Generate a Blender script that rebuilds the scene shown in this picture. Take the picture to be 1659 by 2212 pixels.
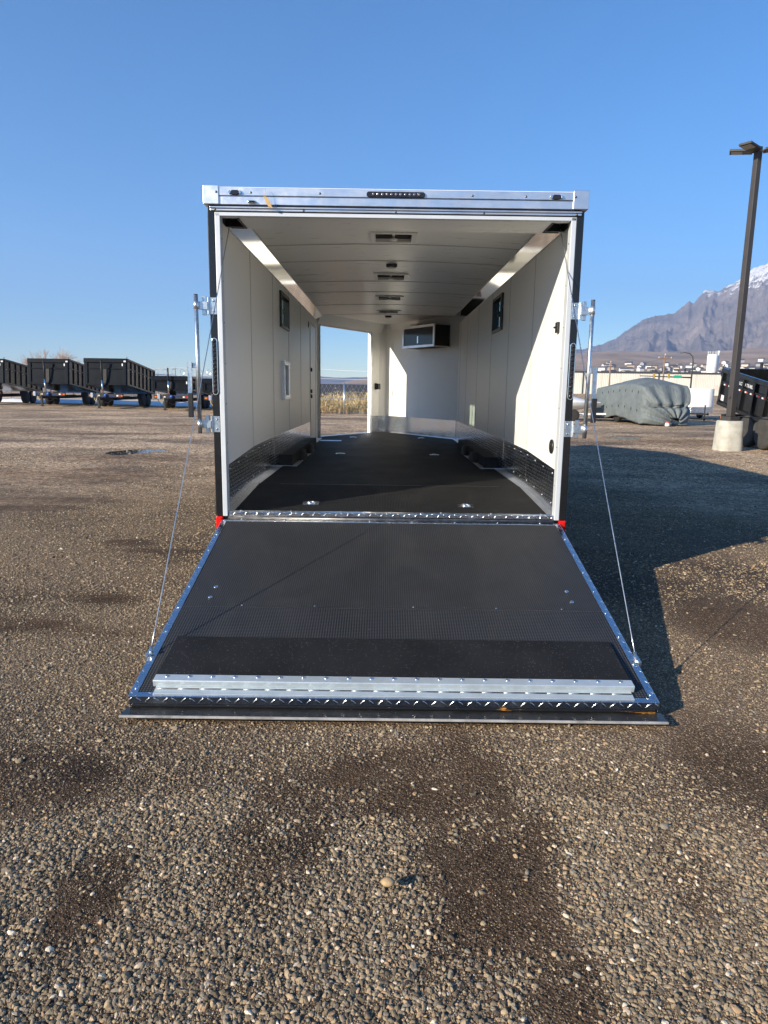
import bpy, math, random
import numpy as np
from mathutils import Matrix, Vector

for o in list(bpy.data.objects):
    bpy.data.objects.remove(o)
SC = bpy.context.scene
COL = SC.collection
PI = math.pi

# ------------------------------------------------------------------ camera
def set_camera():
    pitch, yaw, roll = -0.1836, 0.0033, 0.0140
    cp, sp, cy, sy = math.cos(pitch), math.sin(pitch), math.cos(yaw), math.sin(yaw)
    fw = Vector((sy * cp, cy * cp, sp)); rt = Vector((cy, -sy, 0)); up = rt.cross(fw)
    c, s = math.cos(roll), math.sin(roll)
    rt, up = c * rt + s * up, -s * rt + c * up
    cd = bpy.data.cameras.new('camera'); co = bpy.data.objects.new('camera', cd); COL.objects.link(co)
    m = Matrix((rt, up, -fw)).transposed().to_4x4(); m.translation = (-0.0694, -5.0005, 1.5173)
    co.matrix_world = m
    cd.sensor_fit = 'VERTICAL'; cd.sensor_height = 24.0; cd.sensor_width = 18.0
    cd.lens = 1481.8 / 2212.0 * 24.0
    cd.clip_start = 0.05; cd.clip_end = 40000.0
    SC.camera = co
set_camera()
CAM = Vector((-0.0694, -5.0005, 1.5173))

# ------------------------------------------------------------------ sky, sun, exposure
SUN_EL, SUN_AZ = math.radians(21.6), math.radians(37.4)   # azimuth of travel: from +X towards +Y
trav = Vector((math.cos(SUN_AZ) * math.cos(SUN_EL), math.sin(SUN_AZ) * math.cos(SUN_EL), -math.sin(SUN_EL)))
W = bpy.data.worlds.new('World'); SC.world = W; W.use_nodes = True
wn = W.node_tree.nodes; wn.clear()
sky = wn.new('ShaderNodeTexSky'); sky.sky_type = 'NISHITA'; sky.sun_disc = False
sky.sun_elevation = SUN_EL
sky.sun_rotation = math.atan2(-trav.x, -trav.y) % (2 * PI)
sky.altitude = 1300.0; sky.air_density = 1.0; sky.dust_density = 0.0; sky.ozone_density = 4.0
bg = wn.new('ShaderNodeBackground'); bg.inputs['Strength'].default_value = 0.079
wo = wn.new('ShaderNodeOutputWorld')
hs_ = wn.new('ShaderNodeHueSaturation'); hs_.inputs['Saturation'].default_value = 1.20   # the phone's colour rendering
W.node_tree.links.new(sky.outputs[0], hs_.inputs['Color']); W.node_tree.links.new(hs_.outputs[0], bg.inputs['Color']); W.node_tree.links.new(bg.outputs[0], wo.inputs['Surface'])
sd = bpy.data.lights.new('sun', 'SUN'); sd.energy = 4.0; sd.angle = math.radians(0.53); sd.color = (1.0, 0.89, 0.72)
so = bpy.data.objects.new('sun', sd); COL.objects.link(so)
so.rotation_euler = trav.to_track_quat('-Z', 'Y').to_euler(); so.location = (-20, -15, 12)
vs = SC.view_settings
vs.view_transform = 'Standard'; vs.look = 'None'; vs.exposure = 1.42; vs.gamma = 1.0; vs.use_curve_mapping = False
cyc = SC.cycles
cyc.max_bounces = 10; cyc.diffuse_bounces = 8; cyc.glossy_bounces = 5; cyc.transparent_max_bounces = 12
cyc.transmission_bounces = 6; cyc.volume_bounces = 0
cyc.use_denoising = True; cyc.sample_clamp_indirect = 6.0; cyc.caustics_reflective = True
cyc.blur_glossy = 0.6

rng = random.Random(7)
nr = np.random.default_rng(11)

# ------------------------------------------------------------------ mesh building
class MB:
    def __init__(self):
        self.v = []; self.f = []; self.m = []; self.mi = 0
    def face(self, *idx): self.f.append(tuple(idx)); self.m.append(self.mi)
    def pts(self, pts):
        b = len(self.v); self.v.extend([tuple(p) for p in pts]); return b
    def quad(self, a, b, c, d):
        i = self.pts((a, b, c, d)); self.face(i, i + 1, i + 2, i + 3); return self
    def box(self, x0, x1, y0, y1, z0, z1):
        i = self.pts([(x, y, z) for z in (z0, z1) for y in (y0, y1) for x in (x0, x1)])
        for q in ((0, 2, 3, 1), (4, 5, 7, 6), (0, 1, 5, 4), (2, 6, 7, 3), (0, 4, 6, 2), (1, 3, 7, 5)):
            self.face(*[i + k for k in q])
        return self
    def obox(self, o, u, v, w):
        """box from corner o along vectors u, v, w"""
        o, u, v, w = map(Vector, (o, u, v, w))
        i = self.pts([o + u * a + v * b + w * c for c in (0, 1) for b in (0, 1) for a in (0, 1)])
        flip = u.cross(v).dot(w) < 0
        for q in ((0, 2, 3, 1), (4, 5, 7, 6), (0, 1, 5, 4), (2, 6, 7, 3), (0, 4, 6, 2), (1, 3, 7, 5)):
            q = q[::-1] if flip else q
            self.face(*[i + k for k in q])
        return self
    def prism(self, poly, ext):
        """polygon (3-D points) extruded along ext"""
        n = len(poly); e = Vector(ext)
        nrm = Vector((0, 0, 0)); P = [Vector(p) for p in poly]
        for k in range(n): nrm += P[k].cross(P[(k + 1) % n])
        if nrm.dot(e) > 0: P = P[::-1]
        i = self.pts(P + [p + e for p in P])
        self.face(*[i + k for k in range(n)]); self.face(*[i + n + k for k in range(n)][::-1])
        for k in range(n):
            j = (k + 1) % n; self.face(i + j, i + k, i + n + k, i + n + j)
        return self
    def tube(self, p0, p1, r0, r1=None, n=10, cap=True):
        r1 = r0 if r1 is None else r1
        p0, p1 = Vector(p0), Vector(p1); d = (p1 - p0).normalized()
        a = d.orthogonal().normalized(); b = d.cross(a)
        ring = lambda p, r: [p + a * r * math.cos(2 * PI * k / n) + b * r * math.sin(2 * PI * k / n) for k in range(n)]
        i = self.pts(ring(p0, r0) + ring(p1, r1))
        for k in range(n):
            j = (k + 1) % n; self.face(i + k, i + j, i + n + j, i + n + k)
        if cap:
            self.face(*[i + k for k in range(n)][::-1]); self.face(*[i + n + k for k in range(n)])
        return self
    def path(self, pts, r, n=8):
        P = [Vector(p) for p in pts]; rings = []
        a = (P[1] - P[0]).orthogonal().normalized()
        for k, p in enumerate(P):
            t = (P[min(k + 1, len(P) - 1)] - P[max(k - 1, 0)]).normalized()
            a = (a - t * a.dot(t)).normalized(); b = t.cross(a)
            rr = r[k] if isinstance(r, (list, tuple)) else r
            rings.append(self.pts([p + a * rr * math.cos(2 * PI * q / n) + b * rr * math.sin(2 * PI * q / n) for q in range(n)]))
        for x, y in zip(rings, rings[1:]):
            for q in range(n):
                w = (q + 1) % n; self.face(x + q, x + w, y + w, y + q)
        self.face(*[rings[0] + q for q in range(n)][::-1]); self.face(*[rings[-1] + q for q in range(n)])
        return self
    def lathe(self, prof, c, axis='z', n=20):
        """profile [(r, h)] about an axis through c"""
        c = Vector(c); ax = {'x': ((0, 1, 0), (0, 0, 1), (1, 0, 0)), 'y': ((0, 0, 1), (1, 0, 0), (0, 1, 0)), 'z': ((1, 0, 0), (0, 1, 0), (0, 0, 1))}[axis] if isinstance(axis, str) else axis
        a, b, d = map(Vector, ax); rings = []
        for r, h in prof:
            rings.append(self.pts([c + d * h + a * r * math.cos(2 * PI * k / n) + b * r * math.sin(2 * PI * k / n) for k in range(n)]))
        for x, y in zip(rings, rings[1:]):
            for q in range(n):
                w = (q + 1) % n; self.face(x + q, x + w, y + w, y + q)
        self.face(*[rings[0] + q for q in range(n)][::-1]); self.face(*[rings[-1] + q for q in range(n)])
        return self
    def mesh(self, name, mats, smooth=False):
        me = bpy.data.meshes.new(name); me.from_pydata(self.v, [], self.f)
        for m in (mats if isinstance(mats, (list, tuple)) else [mats]): me.materials.append(m)
        if any(self.m): me.polygons.foreach_set('material_index', self.m)
        if smooth: me.polygons.foreach_set('use_smooth', [True] * len(self.f))
        # uv in metres, along the face
        uv = me.uv_layers.new(name='uv'); me.update()
        co = np.empty(len(me.vertices) * 3); me.vertices.foreach_get('co', co); co = co.reshape(-1, 3)
        li = np.empty(len(me.loops), int); me.loops.foreach_get('vertex_index', li)
        nm = np.empty(len(me.polygons) * 3); me.polygons.foreach_get('normal', nm); nm = nm.reshape(-1, 3)
        tot = np.empty(len(me.polygons), int); me.polygons.foreach_get('loop_total', tot)
        N = np.repeat(nm, tot, 0); Pn = co[li]
        T = np.stack([-N[:, 1], N[:, 0], 0 * N[:, 0]], 1); ln = np.linalg.norm(T, axis=1)
        flat = ln < 0.45
        T = T / np.maximum(ln, 1e-9)[:, None]; T[flat] = (1, 0, 0)
        B = np.cross(N, T); B[flat] = (0, 1, 0)
        uv.data.foreach_set('uv', np.stack([(Pn * T).sum(1), (Pn * B).sum(1)], 1).ravel())
        return me
    def build(self, name, mats, parent=None, smooth=False, bevel=0.0, label=None):
        return link(name, self.mesh(name, mats, smooth), parent, bevel=bevel, label=label)

def link(name, me, parent=None, loc=None, rot=None, bevel=0.0, label=None):
    o = bpy.data.objects.new(name, me); COL.objects.link(o)
    if parent is not None: o.parent = parent
    if loc is not None: o.location = loc
    if rot is not None: o.rotation_euler = rot
    if bevel:
        b = o.modifiers.new('bevel', 'BEVEL'); b.width = bevel; b.segments = 2; b.limit_method = 'ANGLE'; b.angle_limit = 0.7
    if label: o['label'] = label
    return o
def empty(name, loc=(0, 0, 0), rot=(0, 0, 0)):
    o = bpy.data.objects.new(name, None); COL.objects.link(o); o.location = loc; o.rotation_euler = rot
    o.empty_display_size = 0.2
    return o
def tag(o, label=None, cat=None, group=None, kind=None):
    if label: o['label'] = label
    if cat: o['category'] = cat
    if group: o['group'] = group
    if kind: o['kind'] = kind
    return o
def stuff(o): o['kind'] = 'stuff'; return o

# ------------------------------------------------------------------ materials
class NT:
    def __init__(self, name):
        self.mat = bpy.data.materials.new(name); self.mat.use_nodes = True
        self.t = self.mat.node_tree; self.n = self.t.nodes; self.n.clear()
        self.out = self.n.new('ShaderNodeOutputMaterial')
    def node(self, typ, **kw):
        nd = self.n.new(typ)
        for k, v in kw.items():
            if k.startswith('i_'):
                nd.inputs[k[2:].replace('_', ' ')].default_value = v
            else: setattr(nd, k, v)
        return nd
    def L(self, a, b): self.t.links.new(a, b)
    def math(self, op, a, b=None, c=None):
        nd = self.n.new('ShaderNodeMath'); nd.operation = op
        for k, x in enumerate((a, b, c)):
            if x is None: continue
            if isinstance(x, (int, float)): nd.inputs[k].default_value = x
            else: self.L(x, nd.inputs[k])
        return nd.outputs[0]
    def coord(self, which='Object', scale=(1, 1, 1), rot=(0, 0, 0)):
        tc = self.n.new('ShaderNodeTexCoord'); mp = self.n.new('ShaderNodeMapping')
        mp.inputs['Scale'].default_value = scale; mp.inputs['Rotation'].default_value = rot
        self.L(tc.outputs[which], mp.inputs['Vector']); return mp.outputs[0]
    def noise(self, vec, scale, detail=4, rough=0.6, dist=0.0):
        nd = self.node('ShaderNodeTexNoise', i_Scale=scale, i_Detail=detail, i_Roughness=rough, i_Distortion=dist)
        self.L(vec, nd.inputs['Vector']); return nd.outputs['Fac']
    def voronoi(self, vec, scale, feature='F1', out='Distance', rnd=1.0):
        nd = self.node('ShaderNodeTexVoronoi', feature=feature); nd.inputs['Scale'].default_value = scale
        nd.inputs['Randomness'].default_value = rnd
        self.L(vec, nd.inputs['Vector']); return nd.outputs[out]
    def ramp(self, fac, stops):
        nd = self.n.new('ShaderNodeValToRGB'); cr = nd.color_ramp
        while len(cr.elements) < len(stops): cr.elements.new(0.5)
        for e, (p, c) in zip(cr.elements, stops):
            e.position = p; e.color = (*c, 1) if len(c) == 3 else c
        self.L(fac, nd.inputs[0]); return nd.outputs[0]
    def mr(self, fac, a, b, c=0.0, d=1.0):
        nd = self.n.new('ShaderNodeMapRange')
        for k, x in zip(('From Min', 'From Max', 'To Min', 'To Max'), (a, b, c, d)): nd.inputs[k].default_value = x
        self.L(fac, nd.inputs[0]); return nd.outputs[0]
    def mix(self, fac, a, b, mode='MIX'):
        nd = self.n.new('ShaderNodeMix'); nd.data_type = 'RGBA'; nd.blend_type = mode
        for sk, x in ((0, fac), (6, a), (7, b)):
            if isinstance(x, (int, float)): nd.inputs[sk].default_value = x
            elif isinstance(x, (tuple, list)): nd.inputs[sk].default_value = (*x, 1) if len(x) == 3 else x
            else: self.L(x, nd.inputs[sk])
        return nd.outputs[2]
    def bump(self, h, dist, strength=1.0, nrm=None):
        nd = self.node('ShaderNodeBump', i_Strength=strength, i_Distance=dist); self.L(h, nd.inputs['Height'])
        if nrm is not None: self.L(nrm, nd.inputs['Normal'])
        return nd.outputs[0]
    def bsdf(self, color=(0.5, 0.5, 0.5), rough=0.5, metal=0.0, normal=None, **kw):
        b = self.n.new('ShaderNodeBsdfPrincipled')
        for sk, x in (('Base Color', color), ('Roughness', rough), ('Metallic', metal)):
            if isinstance(x, (int, float)): b.inputs[sk].default_value = x
            elif isinstance(x, (tuple, list)): b.inputs[sk].default_value = (*x, 1)
            else: self.L(x, b.inputs[sk])
        for k, v in kw.items(): b.inputs[k.replace('_', ' ')].default_value = v
        if normal is not None: self.L(normal, b.inputs['Normal'])
        self.L(b.outputs[0], self.out.inputs['Surface']); return b

def M_plain(name, col, rough=0.5, metal=0.0, var=0.12, scale=6.0, bump=0.0, bscale=200.0, **kw):
    t = NT(name); v = t.coord('Object')
    n = t.noise(v, scale, 5, 0.6)
    c2 = tuple(max(0, x * (1 - var)) for x in col); c3 = tuple(min(1, x * (1 + var)) for x in col)
    c = t.ramp(n, [(0.3, c2), (0.7, c3)])
    r = t.mr(t.noise(v, scale * 2.3, 3), 0.3, 0.7, rough * 0.85, min(1, rough * 1.15))
    nm = t.bump(t.noise(v, bscale, 2), bump) if bump else None
    t.bsdf(c, r, metal, nm, **kw); return t.mat

def diamond_height(t, cell=0.03):
    uv = t.coord('UV', (1 / cell, 1 / cell, 1))
    s = t.n.new('ShaderNodeSeparateXYZ'); t.L(uv, s.inputs[0]); u, v = s.outputs[0], s.outputs[1]
    fu, fv = t.math('FLOOR', u), t.math('FLOOR', v)
    par = t.math('MULTIPLY_ADD', t.math('FLOORED_MODULO', t.math('ADD', fu, fv), 2.0), 2.0, -1.0)
    x = t.math('SUBTRACT', t.math('FRACT', u), 0.5); y = t.math('MULTIPLY', t.math('SUBTRACT', t.math('FRACT', v), 0.5), par)
    a = t.math('ADD', x, y); b = t.math('SUBTRACT', x, y)
    d = t.math('ADD', t.math('POWER', t.math('MULTIPLY', a, 1.25), 2.0), t.math('POWER', t.math('MULTIPLY', b, 4.2), 2.0))
    return t.mr(d, 0.15, 0.62, 1.0, 0.0)

def make_materials():
    M = {}
    # polished diamond tread plate
    t = NT('diamond_plate'); h = diamond_height(t, 0.03); o = t.coord('Object')
    nm = t.bump(h, 0.0032, 1.0)
    sm = t.mr(t.noise(o, 7, 4), 0.35, 0.75, 0.12, 0.28)
    t.bsdf((0.80, 0.81, 0.83), sm, 1.0, nm); M['tread'] = t.mat
    t = NT('diamond_trim'); h = diamond_height(t, 0.042)
    nm = t.bump(h, 0.003, 1.0); sm = t.mr(t.noise(t.coord('Object'), 9, 4), 0.35, 0.75, 0.14, 0.34)
    t.bsdf((0.66, 0.68, 0.71), sm, 1.0, nm); M['trim'] = t.mat
    # mirror cove, slightly wavy
    t = NT('mirror_aluminium'); o = t.coord('Object', (1, 0.55, 1))
    nm = t.bump(t.noise(o, 1.1, 0, 0.4), 0.02, 0.12)
    t.bsdf((0.8, 0.79, 0.76), 0.05, 1.0, nm); M['mirror'] = t.mat
    # brushed / extruded aluminium
    t = NT('aluminium'); o = t.coord('Object')
    nm = t.bump(t.noise(t.coord('Object', (4, 60, 60)), 8, 2), 0.0004)
    t.bsdf(t.ramp(t.noise(o, 5, 4), [(0.3, (0.66, 0.68, 0.71)), (0.7, (0.82, 0.83, 0.85))]), t.mr(t.noise(o, 12, 3), 0.3, 0.7, 0.28, 0.42), 0.9, nm); M['alu'] = t.mat
    t = NT('galvanised'); o = t.coord('Object')
    c = t.ramp(t.voronoi(o, 70, out='Color'), [(0.2, (0.52, 0.57, 0.6)), (0.8, (0.68, 0.72, 0.74))])
    t.bsdf(c, 0.34, 0.95); M['galv'] = t.mat
    M['zinc'] = M_plain('zinc_plate', (0.56, 0.62, 0.64), 0.42, 0.55, 0.1, 8)
    M['jamb'] = M_plain('clear_anodised', (0.64, 0.67, 0.69), 0.38, 0.25, 0.05, 3)
    M['chrome'] = M_plain('chrome', (0.78, 0.79, 0.8), 0.12, 1.0, 0.04)
    # pre-finished interior wall panel: off white, faint streaks
    t = NT('wall_panel_white'); o = t.coord('Object')
    st = t.noise(t.coord('Object', (14, 14, 0.9)), 3.0, 5, 0.65)
    c = t.ramp(st, [(0.25, (0.82, 0.815, 0.78)), (0.75, (0.87, 0.865, 0.83))])
    nm = t.bump(t.noise(o, 320, 2), 0.0005, 0.6, t.bump(t.noise(o, 1.6, 2), 0.012, 0.5))
    t.bsdf(c, t.mr(st, 0.3, 0.7, 0.3, 0.46), 0.0, nm); M['panel'] = t.mat
    t = NT('ceiling_panel_white'); o = t.coord('Object')
    st = t.noise(t.coord('Object', (1.2, 9, 9)), 2.0, 6, 0.7)
    c = t.ramp(st, [(0.25, (0.82, 0.81, 0.775)), (0.75, (0.87, 0.86, 0.825))])
    nm = t.bump(t.noise(o, 260, 2), 0.0006, 0.7, t.bump(t.noise(o, 1.3, 2), 0.02, 0.5))
    t.bsdf(c, t.mr(st, 0.35, 0.7, 0.26, 0.42), 0.0, nm); M['ceil'] = t.mat
    M['seam'] = M_plain('seam_strip_grey', (0.46, 0.45, 0.41), 0.4, 0.0, 0.08)
    M['white_trim'] = M_plain('white_trim', (0.74, 0.73, 0.69), 0.35, 0.0, 0.05)
    M['black'] = M_plain('black_paint', (0.010, 0.0105, 0.012), 0.22, 0.0, 0.15)
    M['blackm'] = M_plain('black_matte', (0.014, 0.014, 0.015), 0.6, 0.0, 0.2)
    M['plastic'] = M_plain('black_plastic', (0.016, 0.016, 0.017), 0.38, 0.0, 0.2)
    M['hinge_dark'] = M_plain('grimy_steel', (0.16, 0.155, 0.15), 0.4, 0.9, 0.4, 20)
    # rubber coin floor
    def rubber(name, base, speck, nub, spec, rgh, cell=0.0128):
        t = NT(name); uv = t.coord('UV', (1 / cell, 1 / cell, 1)); o = t.coord('Object')
        s = t.n.new('ShaderNodeSeparateXYZ'); t.L(uv, s.inputs[0])
        fx = t.math('SUBTRACT', t.math('FRACT', s.outputs[0]), 0.5); fy = t.math('SUBTRACT', t.math('FRACT', s.outputs[1]), 0.5)
        d = t.math('SQRT', t.math('ADD', t.math('MULTIPLY', fx, fx), t.math('MULTIPLY', fy, fy)))
        h = t.mr(d, 0.22, 0.42, 1.0, 0.0)
        dust = t.noise(o, 1.7, 6, 0.65)
        c = t.mix(t.mr(dust, 0.4, 0.75, 0, 0.5), base, tuple(x * 2.0 + 0.008 for x in base))
        film = t.noise(t.coord('Object', (1.0, 0.5, 1)), 2.6, 9, 0.72, 0.8); smear = t.noise(t.coord('Object', (5, 0.7, 1)), 2.0, 5, 0.6)
        c = t.mix(t.math('MULTIPLY', t.mr(film, 0.47, 0.75, 0, 0.55), t.mr(smear, 0.3, 0.7, 0.45, 1.0)), c, (0.052, 0.048, 0.042))
        c = t.mix(t.math('MULTIPLY', h, nub), c, (0.105, 0.11, 0.118))
        # crumbs and grit dropped on the mat
        vd = t.voronoi(o, 34.0); big = t.mr(vd, 0.035, 0.06, 1.0, 0.0)
        pick = t.math('GREATER_THAN', t.noise(o, 21.0, 1), speck)
        c = t.mix(t.math('MULTIPLY', big, pick), c, (0.42, 0.4, 0.36))
        scr = t.math('GREATER_THAN', t.noise(t.coord('Object', (2.5, 60, 1)), 1.6, 3), 0.80)
        c = t.mix(t.math('MULTIPLY', scr, 0.2), c, (0.2, 0.19, 0.18))
        t.bsdf(c, t.mr(dust, 0.3, 0.8, rgh - 0.08, rgh + 0.08), 0.0, t.bump(h, 0.0016, 0.8), Specular_IOR_Level=spec); return t.mat
    M['rubber'] = rubber('rubber_coin_mat', (0.013, 0.013, 0.0135), 0.60, 0.42, 0.25, 0.55)
    M['rubber_low'] = rubber('rubber_coin_mat_lower', (0.010, 0.0105, 0.012), 0.60, 0.5, 0.25, 0.55, 0.0142)
    M['floor'] = rubber('rubber_floor', (0.006, 0.0058, 0.0055), 0.62, 0.38, 0.07, 0.66)
    t = NT('grit_black'); o = t.coord('Object')
    sp = t.mr(t.voronoi(o, 150.0), 0.10, 0.2, 1.0, 0.0); pk = t.math('GREATER_THAN', t.noise(o, 70.0, 1), 0.56)
    c = t.mix(t.math('MULTIPLY', sp, pk), t.ramp(t.noise(o, 3, 5), [(0.3, (0.010, 0.010, 0.011)), (0.7, (0.02, 0.02, 0.021))]), (0.34, 0.34, 0.34))
    t.bsdf(c, 0.7, 0.0, t.bump(t.noise(o, 420, 2), 0.0012), Specular_IOR_Level=0.15); M['grit'] = t.mat
    # tail bar paint, scraped to orange primer in places
    t = NT('scuffed_black_bar'); o = t.coord('Object')
    a = t.noise(t.coord('Object', (3.2, 9, 22)), 1.6, 6, 0.72)
    s = t.n.new('ShaderNodeSeparateXYZ'); t.L(o, s.inputs[0])
    side = t.mr(s.outputs[0], 0.2, 0.75, 0.0, 0.1)
    rust = t.mr(t.math('ADD', a, side), 0.66, 0.70, 0.0, 1.0)
    wear = t.mr(t.noise(t.coord('Object', (30, 30, 30)), 2.0, 5, 0.7), 0.62, 0.68, 0.0, 0.5)
    c = t.mix(rust, t.mix(wear, (0.008, 0.008, 0.008), (0.12, 0.11, 0.1)), (0.42, 0.19, 0.03))
    t.bsdf(c, 0.32, 0.0); M['bar'] = t.mat
    M['lip'] = M_plain('worn_rubber_lip', (0.03, 0.029, 0.028), 0.3, 0.2, 0.5, 9)
    M['lip_edge'] = M_plain('worn_lip_edge', (0.4, 0.38, 0.35), 0.5, 0.2, 0.35, 14)
    M['red'] = M_plain('red_lens', (0.62, 0.012, 0.008), 0.18, 0.0, 0.1, 20)
    M['amber'] = M_plain('amber_lens', (0.6, 0.2, 0.02), 0.2)
    M['signal'] = M_plain('signal_yellow', (0.36, 0.25, 0.05), 0.5)
    M['lens'] = M_plain('smoked_lens', (0.02, 0.018, 0.02), 0.08, 0.0, 0.2, 30)
    M['led'] = M_plain('led_reflector', (0.35, 0.3, 0.3), 0.15, 0.8, 0.3, 60)
    M['lamp'] = M_plain('lamp_lens', (0.7, 0.7, 0.66), 0.3)
    M['paper'] = M_plain('manila_tag', (0.55, 0.36, 0.15), 0.8)
    M['steel'] = M_plain('cable_steel', (0.62, 0.62, 0.6), 0.3, 1.0, 0.1)
    # window glass, lightly tinted
    t = NT('window_glass')
    tr = t.node('ShaderNodeBsdfTransparent'); tr.inputs[0].default_value = (0.66, 0.74, 0.70, 1)
    gl = t.node('ShaderNodeBsdfGlossy'); gl.inputs['Roughness'].default_value = 0.03
    mx = t.node('ShaderNodeMixShader'); mx.inputs[0].default_value = 0.07
    t.L(tr.outputs[0], mx.inputs[1]); t.L(gl.outputs[0], mx.inputs[2]); t.L(mx.outputs[0], t.out.inputs['Surface'])
    M['glass'] = t.mat
    # tarp
    t = NT('grey_green_tarp'); o = t.coord('Object')
    c = t.ramp(t.noise(o, 2.5, 6, 0.65), [(0.3, (0.105, 0.125, 0.128)), (0.72, (0.165, 0.19, 0.193))])
    nm = t.bump(t.noise(t.coord('Object', (1.6, 1.0, 0.45), (0.5, 0.3, 0)), 5.0, 5, 0.6, 1.2), 0.07, 0.7)
    t.bsdf(c, 0.62, 0.0, nm); M['tarp'] = t.mat
    M['tarp_strap'] = M_plain('tarp_strap', (0.02, 0.022, 0.022), 0.7)
    # dump trailers
    M['navy'] = M_plain('dark_grey_enamel', (0.006, 0.0085, 0.0125), 0.42, 0.0, 0.25, 3, Specular_IOR_Level=0.12)
    M['navy_side'] = M_plain('black_enamel', (0.009, 0.0092, 0.010), 0.22, 0.0, 0.25, 3)
    M['tyre'] = M_plain('tyre_rubber', (0.020, 0.019, 0.018), 0.75, 0.0, 0.3, 20)
    M['tyre_dusty'] = M_plain('dusty_tyre_rubber', (0.05, 0.047, 0.042), 0.85, 0.0, 0.25, 12)
    M['rim'] = M_plain('wheel_rim', (0.5, 0.5, 0.5), 0.3, 0.8)
    M['white'] = M_plain('white_paint', (0.78, 0.78, 0.77), 0.3, 0.0, 0.04)
    M['blue'] = M_plain('blue_paint', (0.03, 0.09, 0.34), 0.3)
    M['green'] = M_plain('green_sign', (0.02, 0.35, 0.2), 0.4)
    M['lime'] = M_plain('lime_marker', (0.12, 0.8, 0.1), 0.4)
    M['yellow'] = M_plain('yellow_chain', (0.55, 0.42, 0.12), 0.45)
    # concrete
    t = NT('concrete'); o = t.coord('Object')
    c = t.ramp(t.noise(o, 4, 7, 0.65), [(0.28, (0.33, 0.315, 0.265)), (0.5, (0.46, 0.445, 0.38)), (0.72, (0.54, 0.52, 0.45))])
    pits = t.mr(t.voronoi(o, 26), 0.06, 0.12, 0.55, 0.0)
    c = t.mix(t.math('MULTIPLY', pits, t.math('GREATER_THAN', t.noise(o, 9, 1), 0.56)), c, (0.12, 0.12, 0.11))
    s = t.n.new('ShaderNodeSeparateXYZ'); t.L(t.coord('Object', (1, 1, 1), (0, 0.06, 0)), s.inputs[0])
    ln = t.mr(t.math('ABSOLUTE', t.math('SUBTRACT', t.math('FRACT', t.math('MULTIPLY', s.outputs[2], 7.5)), 0.5)), 0.0, 0.05, 0.35, 0.0)
    c = t.mix(ln, c, (0.28, 0.27, 0.24))
    t.bsdf(c, 0.85, 0.0, t.bump(t.noise(o, 60, 4), 0.004)); M['concrete'] = t.mat
    M['pole'] = M_plain('bronze_pole', (0.05, 0.045, 0.042), 0.5, 0.0, 0.15, 2)
    M['ledpanel'] = M_plain('lamp_diffuser', (0.35, 0.33, 0.27), 0.4)
    # warehouse wall: ribbed sheet
    t = NT('ribbed_cream_sheet'); o = t.coord('Object')
    s = t.n.new('ShaderNodeSeparateXYZ'); t.L(o, s.inputs[0])
    w = t.math('SINE', t.math('MULTIPLY', s.outputs[0], 2 * PI / 0.42))
    t.bsdf(t.ramp(t.noise(o, 0.4, 4), [(0.3, (0.66, 0.63, 0.54)), (0.7, (0.74, 0.71, 0.62))]), 0.5, 0.0, t.bump(w, 0.014)); M['sheet'] = t.mat
    M['fascia'] = M_plain('dark_fascia', (0.05, 0.055, 0.06), 0.6)
    M['wood'] = M_plain('pole_wood', (0.23, 0.15, 0.1), 0.85, 0.0, 0.3, 3)
    M['silo'] = M_plain('silo_white', (0.8, 0.8, 0.8), 0.4, 0.0, 0.04)
    M['stucco'] = [M_plain('house_wall_' + w, c, 0.8) for w, c in (('white', (0.72, 0.7, 0.66)), ('cream', (0.62, 0.55, 0.45)), ('tan', (0.4, 0.33, 0.26)), ('grey', (0.34, 0.35, 0.37)))]
    M['roofs'] = [M_plain('house_roof_' + w, c, 0.85) for w, c in (('grey', (0.09, 0.09, 0.1)), ('brown', (0.11, 0.085, 0.07)), ('dark', (0.05, 0.05, 0.055)))]
    M['bark'] = M_plain('bare_bark', (0.26, 0.19, 0.15), 0.9, 0.0, 0.3, 2)
    M['twig'] = M_plain('bare_twigs', (0.5, 0.38, 0.31), 0.9, 0.0, 0.3, 2)
    M['conifer'] = M_plain('conifer_needles', (0.03, 0.04, 0.035), 0.9, 0.0, 0.4, 0.4)
    M['snow'] = M_plain('old_snow', (0.72, 0.75, 0.8), 0.6, 0.0, 0.08, 1.0, 0.02, 8)
    # dry weeds: colour varies from plant to plant
    t = NT('dry_weeds'); o = t.coord('Object')
    c = t.ramp(t.noise(o, 0.55, 4, 0.6), [(0.28, (0.2, 0.2, 0.09)), (0.42, (0.5, 0.36, 0.16)), (0.58, (0.66, 0.48, 0.23)), (0.75, (0.5, 0.29, 0.14))])
    c = t.mix(t.noise(o, 9, 2), c, (0.5, 0.4, 0.22)); t.bsdf(c, 0.9); M['weeds'] = t.mat
    M['dirt'] = M_plain('mound_dirt', (0.14, 0.12, 0.09), 0.95, 0.0, 0.4, 1.2, 0.1, 5)
    # water
    t = NT('puddle_water'); o = t.coord('Object')
    t.bsdf((0.03, 0.028, 0.025), 0.03, 0.0, t.bump(t.noise(o, 3, 2), 0.004, 0.25)); M['water'] = t.mat
    # gravel ground
    t = NT('gravel_ground'); o = t.coord('Object')
    s = t.n.new('ShaderNodeSeparateXYZ'); t.L(o, s.inputs[0])
    v1 = t.voronoi(o, 60, out='Color'); d1 = t.voronoi(o, 60); v2 = t.voronoi(o, 130, out='Color'); d2 = t.voronoi(o, 130)
    sep = t.n.new('ShaderNodeSeparateColor'); t.L(v1, sep.inputs[0]); sep2 = t.n.new('ShaderNodeSeparateColor'); t.L(v2, sep2.inputs[0])
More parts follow.
